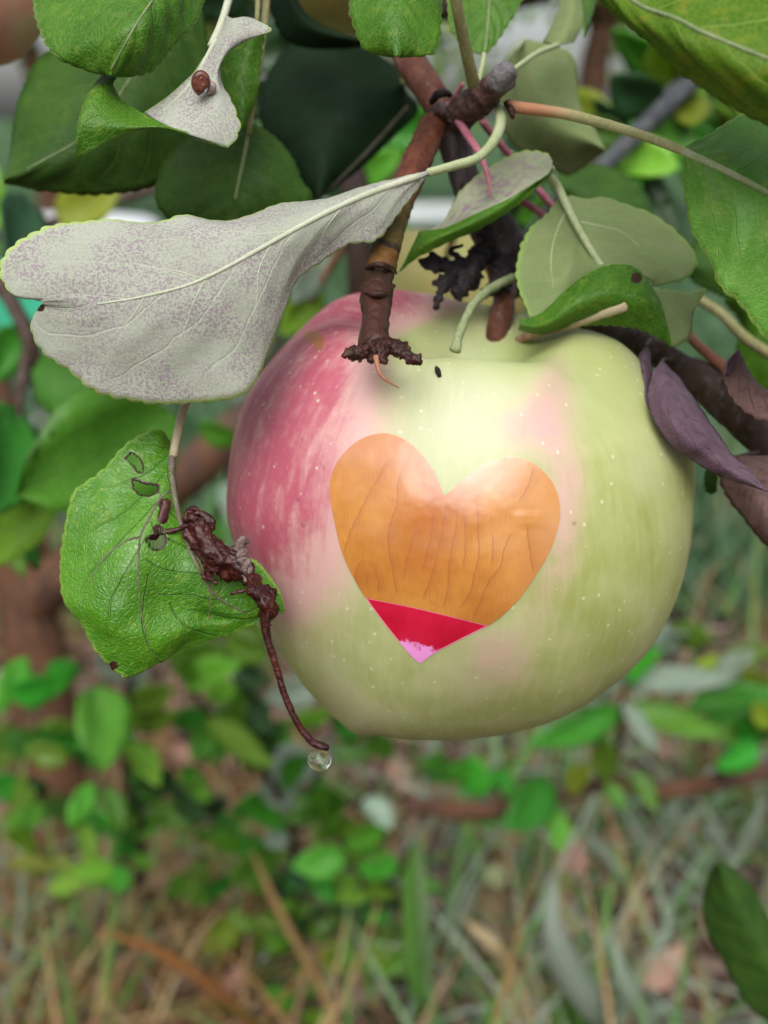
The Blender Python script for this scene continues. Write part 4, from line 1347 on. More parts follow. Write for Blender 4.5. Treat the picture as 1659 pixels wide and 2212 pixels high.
# blackened flower remains
parts = []
for i, (pl, rr_) in enumerate([([(1100, 545, .1905), (1040, 560, .185), (985, 575, .181), (925, 570, .179), (905, 562, .179)], [30, 24, 22, 20, 8]), ([(1040, 540, .185), (1010, 600, .180), (985, 640, .178)], [26, 34, 16]),
                               ([(1000, 590, .180), (955, 610, .178), (935, 612, .178)], [24, 20, 8]), ([(1090, 560, .187), (1080, 610, .184), (1045, 640, .182)], [34, 30, 12]), ([(960, 620, .178), (945, 650, .177), (942, 668, .177)], [14, 11, 8]),
                               ([(1060, 540, .185), (1050, 510, .184), (1030, 505, .184)], [24, 16, 7]), ([(945, 565, .179), (930, 545, .179)], [14, 6]), ([(1100, 560, .188), (1120, 590, .186)], [28, 18]), ([(990, 555, .181), (975, 540, .181), (1000, 530, .181)], [10, 8, 5])]):
    parts.append(tube_geo(PA(pl), [PXM(r_ * .78, .183) for r_ in rr_], 12, 30, .7, 800, i * 2.1, (.5, .8, .35)[i % 3]))
v, f, uv = merge(parts)
o = mesh('dried_blossom', v, f, M['black_crust'], BR)
o['label'] = 'blackened dried blossom clump beside the apple stalk'
# odd stalks
o = tube('stalk_stub', [(1108, 600, .184), (1070, 618, .178), (1030, 648, .172), (1005, 690, .167), (990, 728, .164), (984, 756, .1625)], [10, 10, 10, 9, 10, 12], M['stalk_dull'], BR, 12, 50, .22, 900)
o['label'] = 'pale green leafless stalk curving down over the apple'
o = tube('bud', [(1096, 600, .190), (1090, 650, .187), (1078, 700, .186), (1066, 760, .187)], [20, 24, 25, 22], M['twig_red'], BR, 16, 40, .2, 500)
tube('stipule', [(968, 228, .181), (990, 262, .178), (1015, 300, .176), (1040, 340, .174), (1056, 390, .173), (1058, 425, .173)], [9, 9, 9, 8, 5, 3], M['stalk_pink'], BR, 8, 36, .12, 900)
tube('stipule', [(974, 228, .180), (985, 205, .178), (1000, 180, .176)], [7, 7, 5], M['stalk_pink'], BR, 8, 16, .1, 900)
tube('stipule', [(1010, 205, .176), (990, 225, .177), (975, 232, .179)], [4, 4, 5], M['stalk_tan'], BR, 8, 16, .1, 900)
tube('leaf_stalk', [(1042, 262, .186), (1080, 310, .190), (1120, 360, .194), (1180, 430, .196), (1215, 470, .2)], [9, 8, 8, 8, 6], M['stalk_pink'], BR, 8, 30, .1, 900)
tube('leaf_stalk', [(1080, 400, .188), (1110, 425, .186), (1150, 448, .184), (1190, 475, .183)], [8, 8, 8, 7], M['stalk_pink'], BR, 8, 20, .1, 900)
o = tube('stalk_stub', [(1100, 745, .188), (1160, 718, .178), (1230, 700, .170), (1300, 676, .166), (1352, 660, .1645)], [9, 11, 12, 13, 13], M['stalk_tan'], BR, 12, 36, .08, 900)
o['label'] = 'tan broken stalk lying across the folded leaf'
tube('twig', [(1096, 600, .194), (1180, 640, .202), (1300, 700, .200), (1390, 745, .192), (1470, 795, .186), (1545, 840, .182), (1620, 905, .180), (1720, 1000, .178), (1850, 1120, .178)], [26, 30, 30, 30, 32, 46, 50, 46, 44], M['dark_branch'], BR, 16, 80, .10, 300)['label'] = 'dark brown twig running behind the right shoulder of the apple'
tube('leaf_stalk', [(1470, 700, .186), (1500, 738, .184), (1560, 790, .180), (1610, 830, .178), (1680, 880, .176), (1760, 950, .178)], [9, 11, 12, 13, 13, 13], M['stalk_red'], BR, 10, 36, .06, 900)
tube('leaf_stalk', [(1500, 640, .215), (1560, 680, .212), (1610, 730, .210), (1700, 790, .208), (1850, 900, .19)], [10, 11, 12, 12, 12], M['stalk_olive'], BR, 10, 30, .06, 900)

# --- leaves of the fruiting branch
leaf(BR, 'long whitish leaf underside speckled with mauve, spread left over the apple', ['under', 'up'],
     [dict(rows=[D([(925, 372), (820, 397), (720, 426), (690, 430), (610, 441), (530, 468), (470, 476), (400, 468), (330, 484), (250, 476), (180, 480), (120, 488), (60, 512), (20, 540), (3, 572), (6, 605), (28, 636), (60, 640), (92, 650)], [.1600, .158, .154, .150, .147, .145, .144, .1445]),
                 D([(925, 373), (850, 400), (780, 425), (700, 462), (620, 505), (540, 550), (470, 588), (400, 618), (300, 644), (200, 658), (92, 655)], [.1595, .155, .150, .1465, .1445, .1435, .1445]),
                 D([(925, 374), (880, 432), (845, 478), (812, 518), (750, 528), (690, 566), (640, 605), (606, 680), (578, 758), (562, 800), (532, 845), (490, 862), (420, 869), (340, 871), (270, 861), (205, 845), (150, 800), (95, 762), (70, 720), (72, 690), (92, 660)], [.1600, .157, .153, .151, .1505, .149, .147, .146])],
           front=0, back=1, nv=33, quilt=-.00018, wob=.00035, brown=[(88, 664, 11)], seed=1.0, amp=.0006)],
     stalk=[(1082, 236, .174), (1080, 275, .170), (1062, 312, .167), (1030, 342, .164), (980, 358, .162), (925, 373, .1597)], stalk_r=(13, 9), stalk_mat='stalk_green',
     midrib=[(930, 372), (850, 399), (780, 425), (700, 462), (620, 505), (540, 550), (470, 588), (400, 618), (300, 643), (210, 657)], mid_r=(8, 2), mid_mat='stalk_pale',
     veins=[[(450, 592), (415, 660), (395, 720), (370, 750), (340, 760)], [(590, 520), (560, 580), (555, 640), (545, 700)], [(430, 600), (380, 585), (320, 577), (270, 560)], [(620, 500), (560, 505), (500, 500), (450, 505)], [(310, 645), (280, 690), (230, 740)], [(740, 445), (700, 500), (690, 540)]], vein_r=2.2, vein_mat='stalk_pale')

leaf(BR, 'pale leaf folded lengthwise with a green serrated lower edge above the apple stalk', ['under_pale', 'up'],
     [dict(rows=[D([(905, 500), (945, 488), (968, 462), (1000, 410), (1060, 360), (1130, 327), (1180, 332), (1193, 350)], [.176, .178, .180, .180, .176]),
                 D([(905, 501), (955, 490), (1000, 456), (1045, 420), (1105, 380), (1160, 362), (1193, 355)], [.175, .176, .178, .178, .175]),
                 D([(905, 502), (960, 492), (1010, 472), (1080, 440), (1140, 405), (1180, 378), (1193, 360)], [.174, .172, .172, .172, .174])], front=0, back=1, nv=17, edges=(1, 0), seed=2., v1=.5),
      dict(rows=[D([(905, 502), (960, 492), (1010, 472), (1080, 440), (1140, 405), (1180, 378), (1193, 360)], [.174, .172, .172, .172, .174]),
                 D([(885, 545), (930, 520), (985, 498), (1060, 463), (1130, 420), (1193, 364)], [.174, .171, .171, .172, .174]),
                 D([(860, 590), (905, 553), (965, 525), (1040, 490), (1120, 440), (1170, 395), (1193, 368)], [.176, .173, .173, .173, .174])], front=1, back=0, nv=17, edges=(0, 1), seed=3., v0=.5)],
     stalk=[(1193, 362, .1755), (1200, 385, .178), (1205, 405, .180)], stalk_r=(5, 5), stalk_mat='stalk_green')

L14fold = [(1122, 690), (1150, 684), (1180, 667), (1216, 634), (1256, 597), (1300, 576), (1344, 570), (1380, 586), (1406, 619), (1428, 663), (1446, 722), (1450, 748)]
leaf(BR, 'dull grey-green leaf hanging over the right shoulder, its lower half folded up green', ['under_grey', 'up'],
     [dict(rows=[D([(1210, 425), (1180, 466), (1150, 490), (1128, 528), (1116, 580), (1122, 627), (1135, 660), (1145, 686)], [.180, .176, .172, .168]),
                 D([(1215, 424), (1220, 470), (1225, 520), (1222, 570), (1215, 610), (1200, 650), (1180, 667)], [.180, .177, .174, .168]),
                 D([(1220, 423), (1250, 460), (1272, 500), (1290, 545), (1300, 576)], [.180, .178, .174, .167]),
                 D([(1228, 423), (1290, 445), (1340, 475), (1380, 520), (1400, 560), (1398, 600)], [.180, .180, .178, .170]),
                 D([(1235, 422), (1270, 430), (1305, 428), (1370, 450), (1408, 464), (1447, 490), (1492, 534), (1504, 568), (1484, 598), (1440, 612), (1406, 619)], [.180, .181, .181, .180, .176, .171])], front=0, back=1, nv=37, seed=4., edges=(1, 1)),
      dict(rows=[D(L14fold, [.168, .1665, .1655, .166, .168]),
                 D([(1121, 705), (1160, 708), (1200, 690), (1250, 660), (1300, 640), (1350, 638), (1390, 655), (1418, 690), (1450, 748)], [.168, .164, .163, .164, .168]),
                 D([(1120, 712), (1165, 722), (1235, 704), (1305, 700), (1368, 706), (1410, 722), (1450, 749)], [.172, .170, .168, .168, .168])], front=1, back=0, nv=21, edges=(.4, 1), seed=5., brown=[(1374, 602, 13)]),
      dict(rows=[D([(1408, 625), (1450, 630), (1487, 634), (1526, 622)], [.169, .173, .176]), D([(1430, 680), (1465, 675), (1500, 665), (1512, 645)], [.168, .172, .175]), D([(1450, 748), (1480, 738), (1493, 715), (1498, 670), (1524, 624)], [.168, .171, .175])], front=0, back=1, nv=13, edges=(1, 1), seed=6.)],
     stalk=[(1185, 378, .176), (1205, 405, .178), (1222, 440, .1775), (1240, 475, .176), (1262, 515, .174), (1285, 553, .171), (1300, 575, .168)], stalk_r=(10, 7), stalk_mat='stalk_green', veins=[[(1255, 480), (1300, 490), (1340, 500), (1380, 530)], [(1225, 450), (1200, 510), (1190, 560), (1195, 620)]], vein_r=3, vein_mat='stalk_green')

leaf(BR, 'soft green leaf on a long blushing stalk at the right', ['up_pale', 'under_grey'],
     [dict(rows=[D([(1475, 322), (1500, 305), (1530, 292), (1570, 268), (1620, 244), (1700, 236), (1800, 270), (1880, 360), (1930, 520)], [.148, .150, .152, .154, .156]),
                 D([(1475, 326), (1560, 368), (1660, 418), (1780, 470), (1930, 525)], [.148, .145, .144, .146, .150]),
                 D([(1475, 330), (1482, 352), (1479, 400), (1487, 458), (1496, 500), (1536, 566), (1546, 600), (1566, 630), (1600, 657), (1660, 735), (1740, 760), (1850, 690), (1930, 530)], [.148, .149, .148, .146, .148, .152])], front=0, back=1, nv=25, quilt=.0003, seed=7.)],
     stalk=[(1100, 230, .172), (1150, 236, .170), (1220, 246, .167), (1300, 266, .162), (1380, 290, .157), (1440, 312, .151), (1478, 327, .148)], stalk_r=(13, 9), stalk_mat='stalk_blush', midrib=[(1470, 324), (1560, 366), (1659, 417)], mid_r=(9, 6), mid_mat='stalk_green', veins=[[(1520, 350), (1550, 420), (1560, 500)], [(1560, 366), (1600, 330), (1650, 310)]], vein_r=2.2, vein_mat='vein_green')

leaf(BR, 'pale grey-green leaf back hanging just behind the cut stub', ['under_grey', 'up_dark'],
     [dict(rows=[D([(1120, 90), (1090, 150), (1078, 230), (1100, 300), (1150, 345), (1200, 368), (1235, 374), (1308, 326)], .215), D([(1130, 88), (1150, 180), (1190, 260), (1308, 325)], [.212, .208, .205, .206]), D([(1140, 86), (1190, 98), (1234, 120), (1245, 180), (1256, 240), (1290, 290), (1308, 324)], [.214, .212, .208])], front=0, back=1, nv=21, seed=8.)],
     stalk=[(1060, 190, .180), (1095, 130, .195), (1130, 88, .212)], stalk_r=(8, 6))

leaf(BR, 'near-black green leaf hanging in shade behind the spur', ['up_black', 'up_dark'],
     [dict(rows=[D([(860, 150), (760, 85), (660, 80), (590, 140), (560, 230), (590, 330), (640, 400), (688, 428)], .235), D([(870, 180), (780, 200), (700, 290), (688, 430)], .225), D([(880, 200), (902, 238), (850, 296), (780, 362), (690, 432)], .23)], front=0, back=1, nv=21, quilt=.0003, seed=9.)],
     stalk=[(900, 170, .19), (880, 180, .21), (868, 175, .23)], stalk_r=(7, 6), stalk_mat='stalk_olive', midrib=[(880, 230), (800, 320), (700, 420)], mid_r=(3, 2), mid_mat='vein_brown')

leaf(BR, 'green leaf with toothed square end pointing down at the top of the twig', ['up', 'under_grey'],
     [dict(rows=[D([(870, -160), (790, -90), (762, -10), (757, 22), (766, 59), (777, 88), (795, 111), (850, 121)], [.165, .160, .158]), D([(872, -160), (860, -60), (855, 40), (856, 122)], [.162, .156, .155]), D([(874, -160), (940, -90), (952, -10), (950, 50), (943, 104), (925, 119), (865, 122)], [.165, .160, .157])], front=0, back=1, nv=21, quilt=.0003, seed=10.)],
     stalk=[(830, -60, .2), (850, -140, .18), (872, -160, .163)], stalk_r=(8, 7))
leaf(BR, 'green leaf folded along its pale rib beside the olive stalk', ['up', 'under_grey'],
     [dict(rows=[D([(1030, -130), (975, -50), (968, 10), (976, 62), (1000, 98), (1045, 118)], [.185, .178, .178]), D([(1060, -130), (1058, -40), (1055, 40), (1047, 118)], [.185, .180, .178]), D([(1090, -130), (1140, -50), (1122, 10), (1085, 72), (1049, 118)], [.185, .180, .178])], front=0, back=1, nv=21, quilt=.0003, seed=11.)],
     stalk=[(1046, 116, .178), (1040, 150, .177), (1025, 200, .176)], stalk_r=(5, 7), stalk_mat='stalk_green', midrib=[(1057, 0), (1055, 40), (1048, 112)], mid_r=(3, 3), mid_mat='vein_green')
tube('leaf_stalk', [(960, -160, .150), (985, 0, .158), (1003, 92, .164), (1023, 178, .171), (1035, 205, .175)], [13, 13, 13, 14, 16], M['stalk_olive'], BR, 12, 40, .05, 900)['label'] = 'long olive leaf stalk rising from the cut stub'
leaf(BR, 'narrow pale leaf back with curled green rim near the sky gap', ['under_grey', 'up'],
     [dict(rows=[D([(1225, -120), (1212, -20), (1200, 40), (1172, 92)], [.195, .19]), D([(1240, -120), (1238, -20), (1228, 50), (1205, 97)], [.193, .187]), D([(1262, -120), (1256, -20), (1258, 45), (1240, 92)], [.195, .19])], front=0, back=1, nv=13, edges=(0, 0), seed=12.),
      dict(rows=[D([(1258, -120), (1254, -20), (1258, 45), (1262, 78)], [.194, .19]), D([(1275, -120), (1288, -20), (1280, 30), (1262, 80)], [.198, .195])], front=1, back=0, nv=9, edges=(0, 1), seed=13.)],
     stalk=[(1110, 150, .17), (1160, 115, .18), (1205, 97, .187)], stalk_r=(6, 6))

# the damaged leaf
HOLES = [[(272, 992), (284, 980), (297, 986), (308, 1004), (308, 1020), (298, 1020), (288, 1004)], [(287, 1036), (310, 1044), (342, 1050), (340, 1064), (322, 1072), (300, 1068), (288, 1054)], [(316, 1166), (330, 1156), (352, 1154), (362, 1166), (350, 1184), (330, 1188)]]
dl = leaf(BR, 'wet bright green insect-eaten leaf with holes hanging left of the apple', ['up_bright', 'under_grey'],
     [dict(rows=[D([(371, 968), (362, 950), (338, 928), (279, 955), (225, 1013), (164, 1056), (150, 1095), (136, 1180), (128, 1247), (139, 1305), (180, 1355), (211, 1409), (256, 1454), (281, 1461), (341, 1432), (395, 1401), (476, 1374), (562, 1342), (613, 1320)], [.163, .160, .157, .155, .152, .151, .153, .157, .160]),
                 D([(371, 970), (340, 985), (300, 1040), (262, 1100), (236, 1180), (230, 1250), (240, 1320), (290, 1370), (370, 1372), (450, 1352), (540, 1336), (613, 1319)], [.161, .157, .154, .150, .149, .152, .157, .160]),
                 D([(371, 972), (355, 1020), (335, 1090), (318, 1160), (318, 1230), (350, 1290), (420, 1320), (500, 1332), (613, 1319)], [.160, .156, .152, .151, .153, .157, .160]),
                 D([(371, 974), (371, 1030), (382, 1099), (400, 1162), (427, 1224), (467, 1287), (530, 1328), (613, 1318)], [.159, .157, .155, .154, .156, .160]),
                 D([(372, 976), (378, 1030), (392, 1099), (412, 1160), (444, 1218), (498, 1238), (545, 1208), (600, 1270), (613, 1317)], [.160, .158, .157, .158, .160])], front=0, back=1, nv=45, wob=.0005, holes=HOLES, brown=[(352, 1090, 12), (350, 1120, 12), (340, 1145, 13), (245, 1437, 12), (372, 1010, 8)], seed=14., edges=(1, .3), amp=.0005)],
     stalk=[(520, 690, .178), (440, 800, .168), (400, 874, .163), (383, 937, .160), (374, 985, .1585)], stalk_r=(10, 9), stalk_mat='stalk_tan',
     midrib=[(371, 985), (371, 1030), (382, 1099), (400, 1162), (427, 1224), (467, 1287), (530, 1324)], mid_r=(8, 2), mid_mat='vein_brown',
     veins=[[(368, 1060), (345, 1078), (320, 1125), (303, 1160), (299, 1230), (305, 1320), (322, 1390), (342, 1428)], [(303, 1160), (270, 1170), (225, 1205), (205, 1240), (202, 1270)], [(400, 1162), (440, 1230), (455, 1300), (450, 1340)]], vein_r=3.2, vein_mat='vein_brown')

# withered leaves at right
leaf(BR, 'tiny shrivelled purple-brown leaf pressed to the right side of the apple', ['withered', 'withered_brown'],
     [dict(rows=[D([(1392, 748), (1372, 790), (1380, 850), (1370, 905), (1388, 952)], [.176, .166, .163]), D([(1396, 746), (1392, 800), (1396, 880), (1396, 953)], [.175, .163, .160]), D([(1400, 748), (1408, 800), (1400, 840), (1412, 895), (1402, 950)], [.176, .165, .162])], front=0, back=1, nv=13, seed=15., wob=.0006, amp=.0002)],
     stalk=[(1405, 735, .183), (1398, 742, .178), (1396, 748, .175)], stalk_r=(5, 4), stalk_mat='dark_branch', name='withered_leaf')
leaf(BR, 'long withered purple leaf hanging from the dark twig', ['withered', 'withered_brown'],
     [dict(rows=[D([(1428, 782), (1402, 830), (1402, 880), (1425, 930), (1480, 980), (1550, 1020), (1659, 1062)], [.170, .160, .157, .158, .160]), D([(1429, 782), (1440, 860), (1480, 930), (1560, 1000), (1659, 1062)], [.170, .158, .155, .157, .160]), D([(1430, 782), (1470, 830), (1520, 890), (1560, 945), (1600, 1000), (1660, 1060)], [.172, .166, .163, .162, .161])], front=0, back=1, nv=17, seed=16., wob=.0007, amp=.0002)],
     stalk=[(1450, 780, .184), (1436, 776, .177), (1429, 784, .170)], stalk_r=(5, 4), stalk_mat='dark_branch', name='withered_leaf')
leaf(BR, 'brown-mauve curled dry leaf with rusty edge on the dark twig', ['withered_brown', 'withered'],
     [dict(rows=[D([(1592, 758), (1566, 800), (1578, 850), (1610, 888), (1660, 912), (1740, 930)], [.166, .160, .158]), D([(1593, 758), (1610, 810), (1650, 850), (1740, 900)], [.168, .160, .160]), D([(1594, 757), (1600, 780), (1640, 830), (1700, 850), (1740, 870)], [.170, .166, .166])], front=0, back=1, nv=15, seed=17., wob=.0007),
      dict(rows=[D([(1566, 808), (1572, 780), (1594, 756)], .161), D([(1580, 815), (1588, 790), (1596, 757)], .164)], front=1, back=0, nv=7, edges=(0, 0), seed=18.)],
     stalk=[(1740, 960, .178), (1742, 920, .168), (1740, 895, .161)], stalk_r=(6, 5), stalk_mat='stalk_red', name='withered_leaf')
leaf(BR, 'dull brown dry leaf hanging lower behind the long purple one', ['withered_brown', 'withered'],
     [dict(rows=[D([(1540, 985), (1560, 1050), (1600, 1110), (1659, 1178), (1720, 1220)], .178), D([(1600, 985), (1640, 1060), (1720, 1225)], .174), D([(1680, 985), (1720, 1060), (1725, 1225)], .176)], front=0, back=1, nv=13, seed=19., wob=.0007)],
     stalk=[(1690, 980, .18), (1650, 975, .178), (1600, 986, .175)], stalk_r=(6, 5), stalk_mat='dark_branch', name='withered_leaf')
leaf(BR, None, ['up_dark', 'under_grey'], [dict(rows=[D([(1535, 1000), (1522, 1030), (1528, 1062), (1545, 1064)], .19), D([(1560, 1000), (1550, 1030), (1548, 1062)], .189)], front=0, back=1, nv=7, seed=20.)], stalk=[(1600, 985, .18), (1570, 990, .185), (1548, 1002, .1895)], stalk_r=(4, 3), stalk_mat='dark_branch')
# leaves close behind, belonging to the same branch
leaf(BR, None, ['up_dark', 'under_grey'], [dict(rows=[D([(1480, 560), (1520, 500), (1600, 480), (1680, 560), (1760, 680)], .235), D([(1480, 570), (1560, 570), (1660, 620), (1760, 690)], .228), D([(1485, 580), (1500, 610), (1560, 640), (1660, 690), (1760, 700)], .23)], front=0, back=1, nv=17, seed=21., quilt=.0003)], stalk=[(1760, 860, .205), (1790, 760, .22), (1762, 692, .228)], stalk_r=(7, 6))
leaf(BR, None, ['up', 'under_grey'], [dict(rows=[D([(1560, 650), (1600, 700), (1590, 780), (1640, 850), (1800, 900)], .225), D([(1600, 640), (1660, 730), (1800, 890)], .22), D([(1650, 640), (1760, 700), (1810, 880)], .222)], front=0, back=1, nv=13, seed=22., quilt=.0003)], stalk=[(1850, 960, .185), (1840, 910, .2), (1802, 888, .22)], stalk_r=(7, 6))
leaf(BR, None, ['up_dark', 'under_grey'], [dict(rows=[D([(1190, 380), (1260, 355), (1340, 370), (1400, 430), (1420, 520)], .26), D([(1190, 390), (1290, 430), (1420, 525)], .255), D([(1190, 400), (1250, 480), (1340, 520), (1420, 530)], .258)], front=0, back=1, nv=15, seed=23., quilt=.0003)], stalk=[(1100, 330, .2), (1140, 360, .23), (1190, 390, .256)], stalk_r=(7, 6))

# ================================================================== second branch, upper left
B2 = tag(empty('apple_branch', P(480, -240, .185)), 'leafy branch above the speckled leaf, carrying a curled leaf with a snail', 'branch')
tube('twig', [(120, -330, .20), (300, -270, .19), (480, -235, .184), (640, -215, .19), (800, -150, .207)], [28, 30, 30, 30, 32], M['twig_red'], B2, 14, 50, .08, 300)
Z = lambda pts: [(x * .36766, y * .36766) for x, y in pts]
leaf(B2, 'curled twisted leaf showing its pale mauve back and one green flap', ['under', 'up'],
     [dict(rows=[D(Z([(1330, 90), (1290, 190), (1240, 270), (1150, 410), (1050, 512), (950, 592), (850, 665)]), [.158, .155, .153, .152]), D(Z([(1370, 110), (1310, 260), (1240, 420), (1160, 560), (1080, 680), (985, 745)]), [.156, .152, .150, .1495]), D(Z([(1440, 100), (1350, 260), (1280, 400), (1270, 540), (1250, 680), (1160, 808)]), [.156, .1515, .149, .148]), D(Z([(1500, 110), (1590, 175), (1430, 245), (1320, 312), (1290, 400), (1308, 500), (1350, 575), (1400, 720), (1395, 800), (1340, 868)]), [.157, .155, .153, .150, .149])], front=0, back=1, nv=33, edges=(0, 1), seed=31., wob=.0003),
      dict(rows=[D(Z([(1340, 868), (1200, 828), (1100, 780), (960, 735), (850, 675), (780, 635), (705, 575), (665, 495), (682, 455), (600, 436)]), [.149, .1485, .149, .150, .151, .151, .152]), D(Z([(1340, 870), (1200, 830), (1100, 782), (955, 742), (800, 700), (650, 640), (560, 560), (505, 590)]), [.149, .1483, .1485, .149, .148, .149]), D(Z([(1340, 871), (1200, 831), (1100, 784), (950, 746), (780, 745), (620, 730), (500, 730), (450, 800)]), [.149, .1482, .1483, .1475, .1465, .147]), D(Z([(1340, 872), (1200, 832), (1100, 786), (950, 752), (780, 765), (640, 825), (520, 895), (455, 932)]), [.149, .1482, .1485, .148, .148, .149])], front=1, back=0, nv=33, edges=(.5, .3), seed=32., wob=.0003)],
     stalk=[(505, -225, .184), (510, -120, .172), (498, -20, .163), (478, 50, .158), (455, 100, .1548)], stalk_r=(9, 8), stalk_mat='stalk_pale', midrib=Z([(1270, 235), (1190, 380), (1130, 480), (1050, 570), (960, 650)]), mid_r=(6, 2), mid_mat='stalk_pale')
leaf(B2, 'glossy green leaf with crenate rim hanging at the top beside the reddish apple', ['up', 'under_grey'],
     [dict(rows=[D([(400, -180), (200, -150), (90, -60), (72, 0), (84, 60), (116, 116), (170, 147), (235, 162)], [.165, .155, .148, .147]), D([(410, -170), (340, -60), (290, 50), (240, 163)], [.165, .150, .143, .145]), D([(420, -160), (470, -80), (442, 0), (418, 52), (365, 108), (322, 153), (245, 163)], [.165, .158, .150, .147])], front=0, back=1, nv=25, quilt=.0006, seed=33., wob=.0006)],
     stalk=[(440, -240, .186), (430, -210, .178), (410, -170, .165)], stalk_r=(8, 7), midrib=[(330, 0), (290, 60), (240, 150)], mid_r=(3, 2), mid_mat='vein_green')
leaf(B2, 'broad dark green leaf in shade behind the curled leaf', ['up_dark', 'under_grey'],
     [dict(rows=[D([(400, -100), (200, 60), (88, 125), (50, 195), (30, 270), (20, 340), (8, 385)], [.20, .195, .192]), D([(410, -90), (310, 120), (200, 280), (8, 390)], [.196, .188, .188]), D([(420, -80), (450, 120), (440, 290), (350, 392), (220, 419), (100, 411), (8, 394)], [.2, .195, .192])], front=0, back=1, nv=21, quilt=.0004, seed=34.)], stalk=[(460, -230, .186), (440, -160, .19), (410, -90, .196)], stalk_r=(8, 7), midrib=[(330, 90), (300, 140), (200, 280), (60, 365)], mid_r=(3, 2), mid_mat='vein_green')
leaf(B2, 'mid-green leaf hanging point down from a long thin stalk above the speckled leaf', ['up_dark', 'under_grey'],
     [dict(rows=[D([(535, 265), (470, 275), (400, 305), (350, 365), (340, 440), (400, 500), (480, 530)], .186), D([(540, 270), (525, 350), (505, 440), (485, 535)], [.184, .180, .182]), D([(545, 265), (590, 295), (625, 335), (652, 390), (672, 432), (600, 500), (490, 536)], .186)], front=0, back=1, nv=21, quilt=.0004, seed=35.)], stalk=[(590, -222, .188), (580, -60, .182), (568, 80, .180), (550, 200, .181), (538, 290, .182)], stalk_r=(9, 6), stalk_mat='stalk_olive', midrib=[(538, 285), (525, 350), (508, 430)], mid_r=(5, 3), mid_mat='vein_green')
leaf(B2, 'small green leaf just behind the pale curled leaf', ['up', 'under_grey'],
     [dict(rows=[D([(540, 40), (480, 90), (465, 160), (480, 220), (510, 275)], .172), D([(555, 45), (525, 140), (520, 275)], .17), D([(575, 55), (562, 130), (555, 200), (525, 278)], .172)], front=0, back=1, nv=15, quilt=.0003, seed=36.)], stalk=[(560, -225, .186), (560, -80, .178), (555, 45, .171)], stalk_r=(7, 5), stalk_mat='stalk_olive')
leaf(B2, 'bluish dark leaf under the yellowish apple', ['up_black', 'up_dark'],
     [dict(rows=[D([(560, -60), (600, 60), (640, 96), (720, 106), (800, 96)], .215), D([(600, -80), (660, 50), (800, 93)], .21), D([(620, -90), (650, 15), (712, 62), (800, 90)], .212)], front=0, back=1, nv=13, seed=37.)], stalk=[(620, -218, .19), (615, -150, .2), (600, -80, .21)], stalk_r=(7, 5))

# snail on the curled leaf
M['shell'] = barkmat('snail_shell', (.10, .028, .016), (.16, .055, .03), (.05, .02, .02), 600, 1500, 1, .25, .3, .5)
sc_ = P(437, 176, .1475)
t = tag(empty('snail', sc_), 'tiny dark brown snail shell sitting on the curled pale leaf', 'snail')
parts = []
view = (CAMP - sc_) / np.linalg.norm(CAMP - sc_)
rt = np.cross((0, 0, 1), view)
rt /= np.linalg.norm(rt)
up_ = np.cross(view, rt)
n = 70
pts, rad = [], []
for i in range(n):
    a = i / (n - 1) * 2.4 * 2 * math.pi
    k = .20 ** (1 - i / (n - 1))
    rr_ = .00095 * k
    pts.append(sc_ + rt * rr_ * math.cos(a + 2.0) + up_ * rr_ * math.sin(a + 2.0) * 1.25 + view * (.0009 * (1 - k)))
    rad.append(.00098 * k)
v, f, uv = tube_geo(np.array(pts), rad, 12, 90)
mesh('shell', v, f, M['shell'], t)
M['foot'] = simple('snail_flesh', (.25, .17, .15), (.36, .28, .26), 900, .4, .5)
fp = [P(452, 178, .1483), P(458, 186, .1484), P(455, 196, .1487), P(446, 203, .149)]
v, f, uv = tube_geo(np.array(fp), [.0005, .0007, .0006, .0002], 10, 20)
mesh('foot', v, f, M['foot'], t)

# broad backlit leaf, top right
B3 = tag(empty('apple_branch', P(1500, -420, .135)), 'branch above the frame of leaves bearing the broad backlit leaf', 'branch')
tube('twig', [(800, -150, .207), (1000, -300, .185), (1250, -390, .155), (1500, -420, .138), (1900, -480, .13)], [32, 32, 30, 28, 26], M['twig_red'], B3, 14, 50, .08, 300)
leaf(B3, 'broad backlit yellow-green leaf with light veins overhead at right', ['up_yellow', 'under_grey'],
     [dict(rows=[D([(1180, -140), (1300, 2), (1350, 46), (1400, 90), (1470, 155), (1560, 215), (1620, 250), (1700, 282), (1860, 300), (2020, 260)], [.140, .134, .130, .128, .128]), D([(1180, -150), (1380, 10), (1454, 38), (1527, 74), (1660, 128), (1840, 200), (2020, 255)], [.139, .130, .126, .123, .123, .126]), D([(1182, -160), (1400, -200), (1600, -180), (1800, -90), (1950, 80), (2020, 250)], [.140, .134, .130, .128])], front=0, back=1, nv=29, quilt=.00045, N=9, seed=41.)],
     stalk=[(1250, -390, .155), (1190, -280, .148), (1180, -150, .139)], stalk_r=(11, 9), midrib=[(1300, -55), (1380, 10), (1454, 38), (1527, 74), (1659, 128)], mid_r=(5, 5), mid_mat='vein_green')

# other apples
M['apple_red'] = simple('apple_skin_red', (.68, .26, .24), (.60, .48, .28), 45, .35, .5)
M['apple_yellow'] = simple('apple_skin_yellow', (.42, .36, .12), (.34, .33, .10), 45, .4, .5)


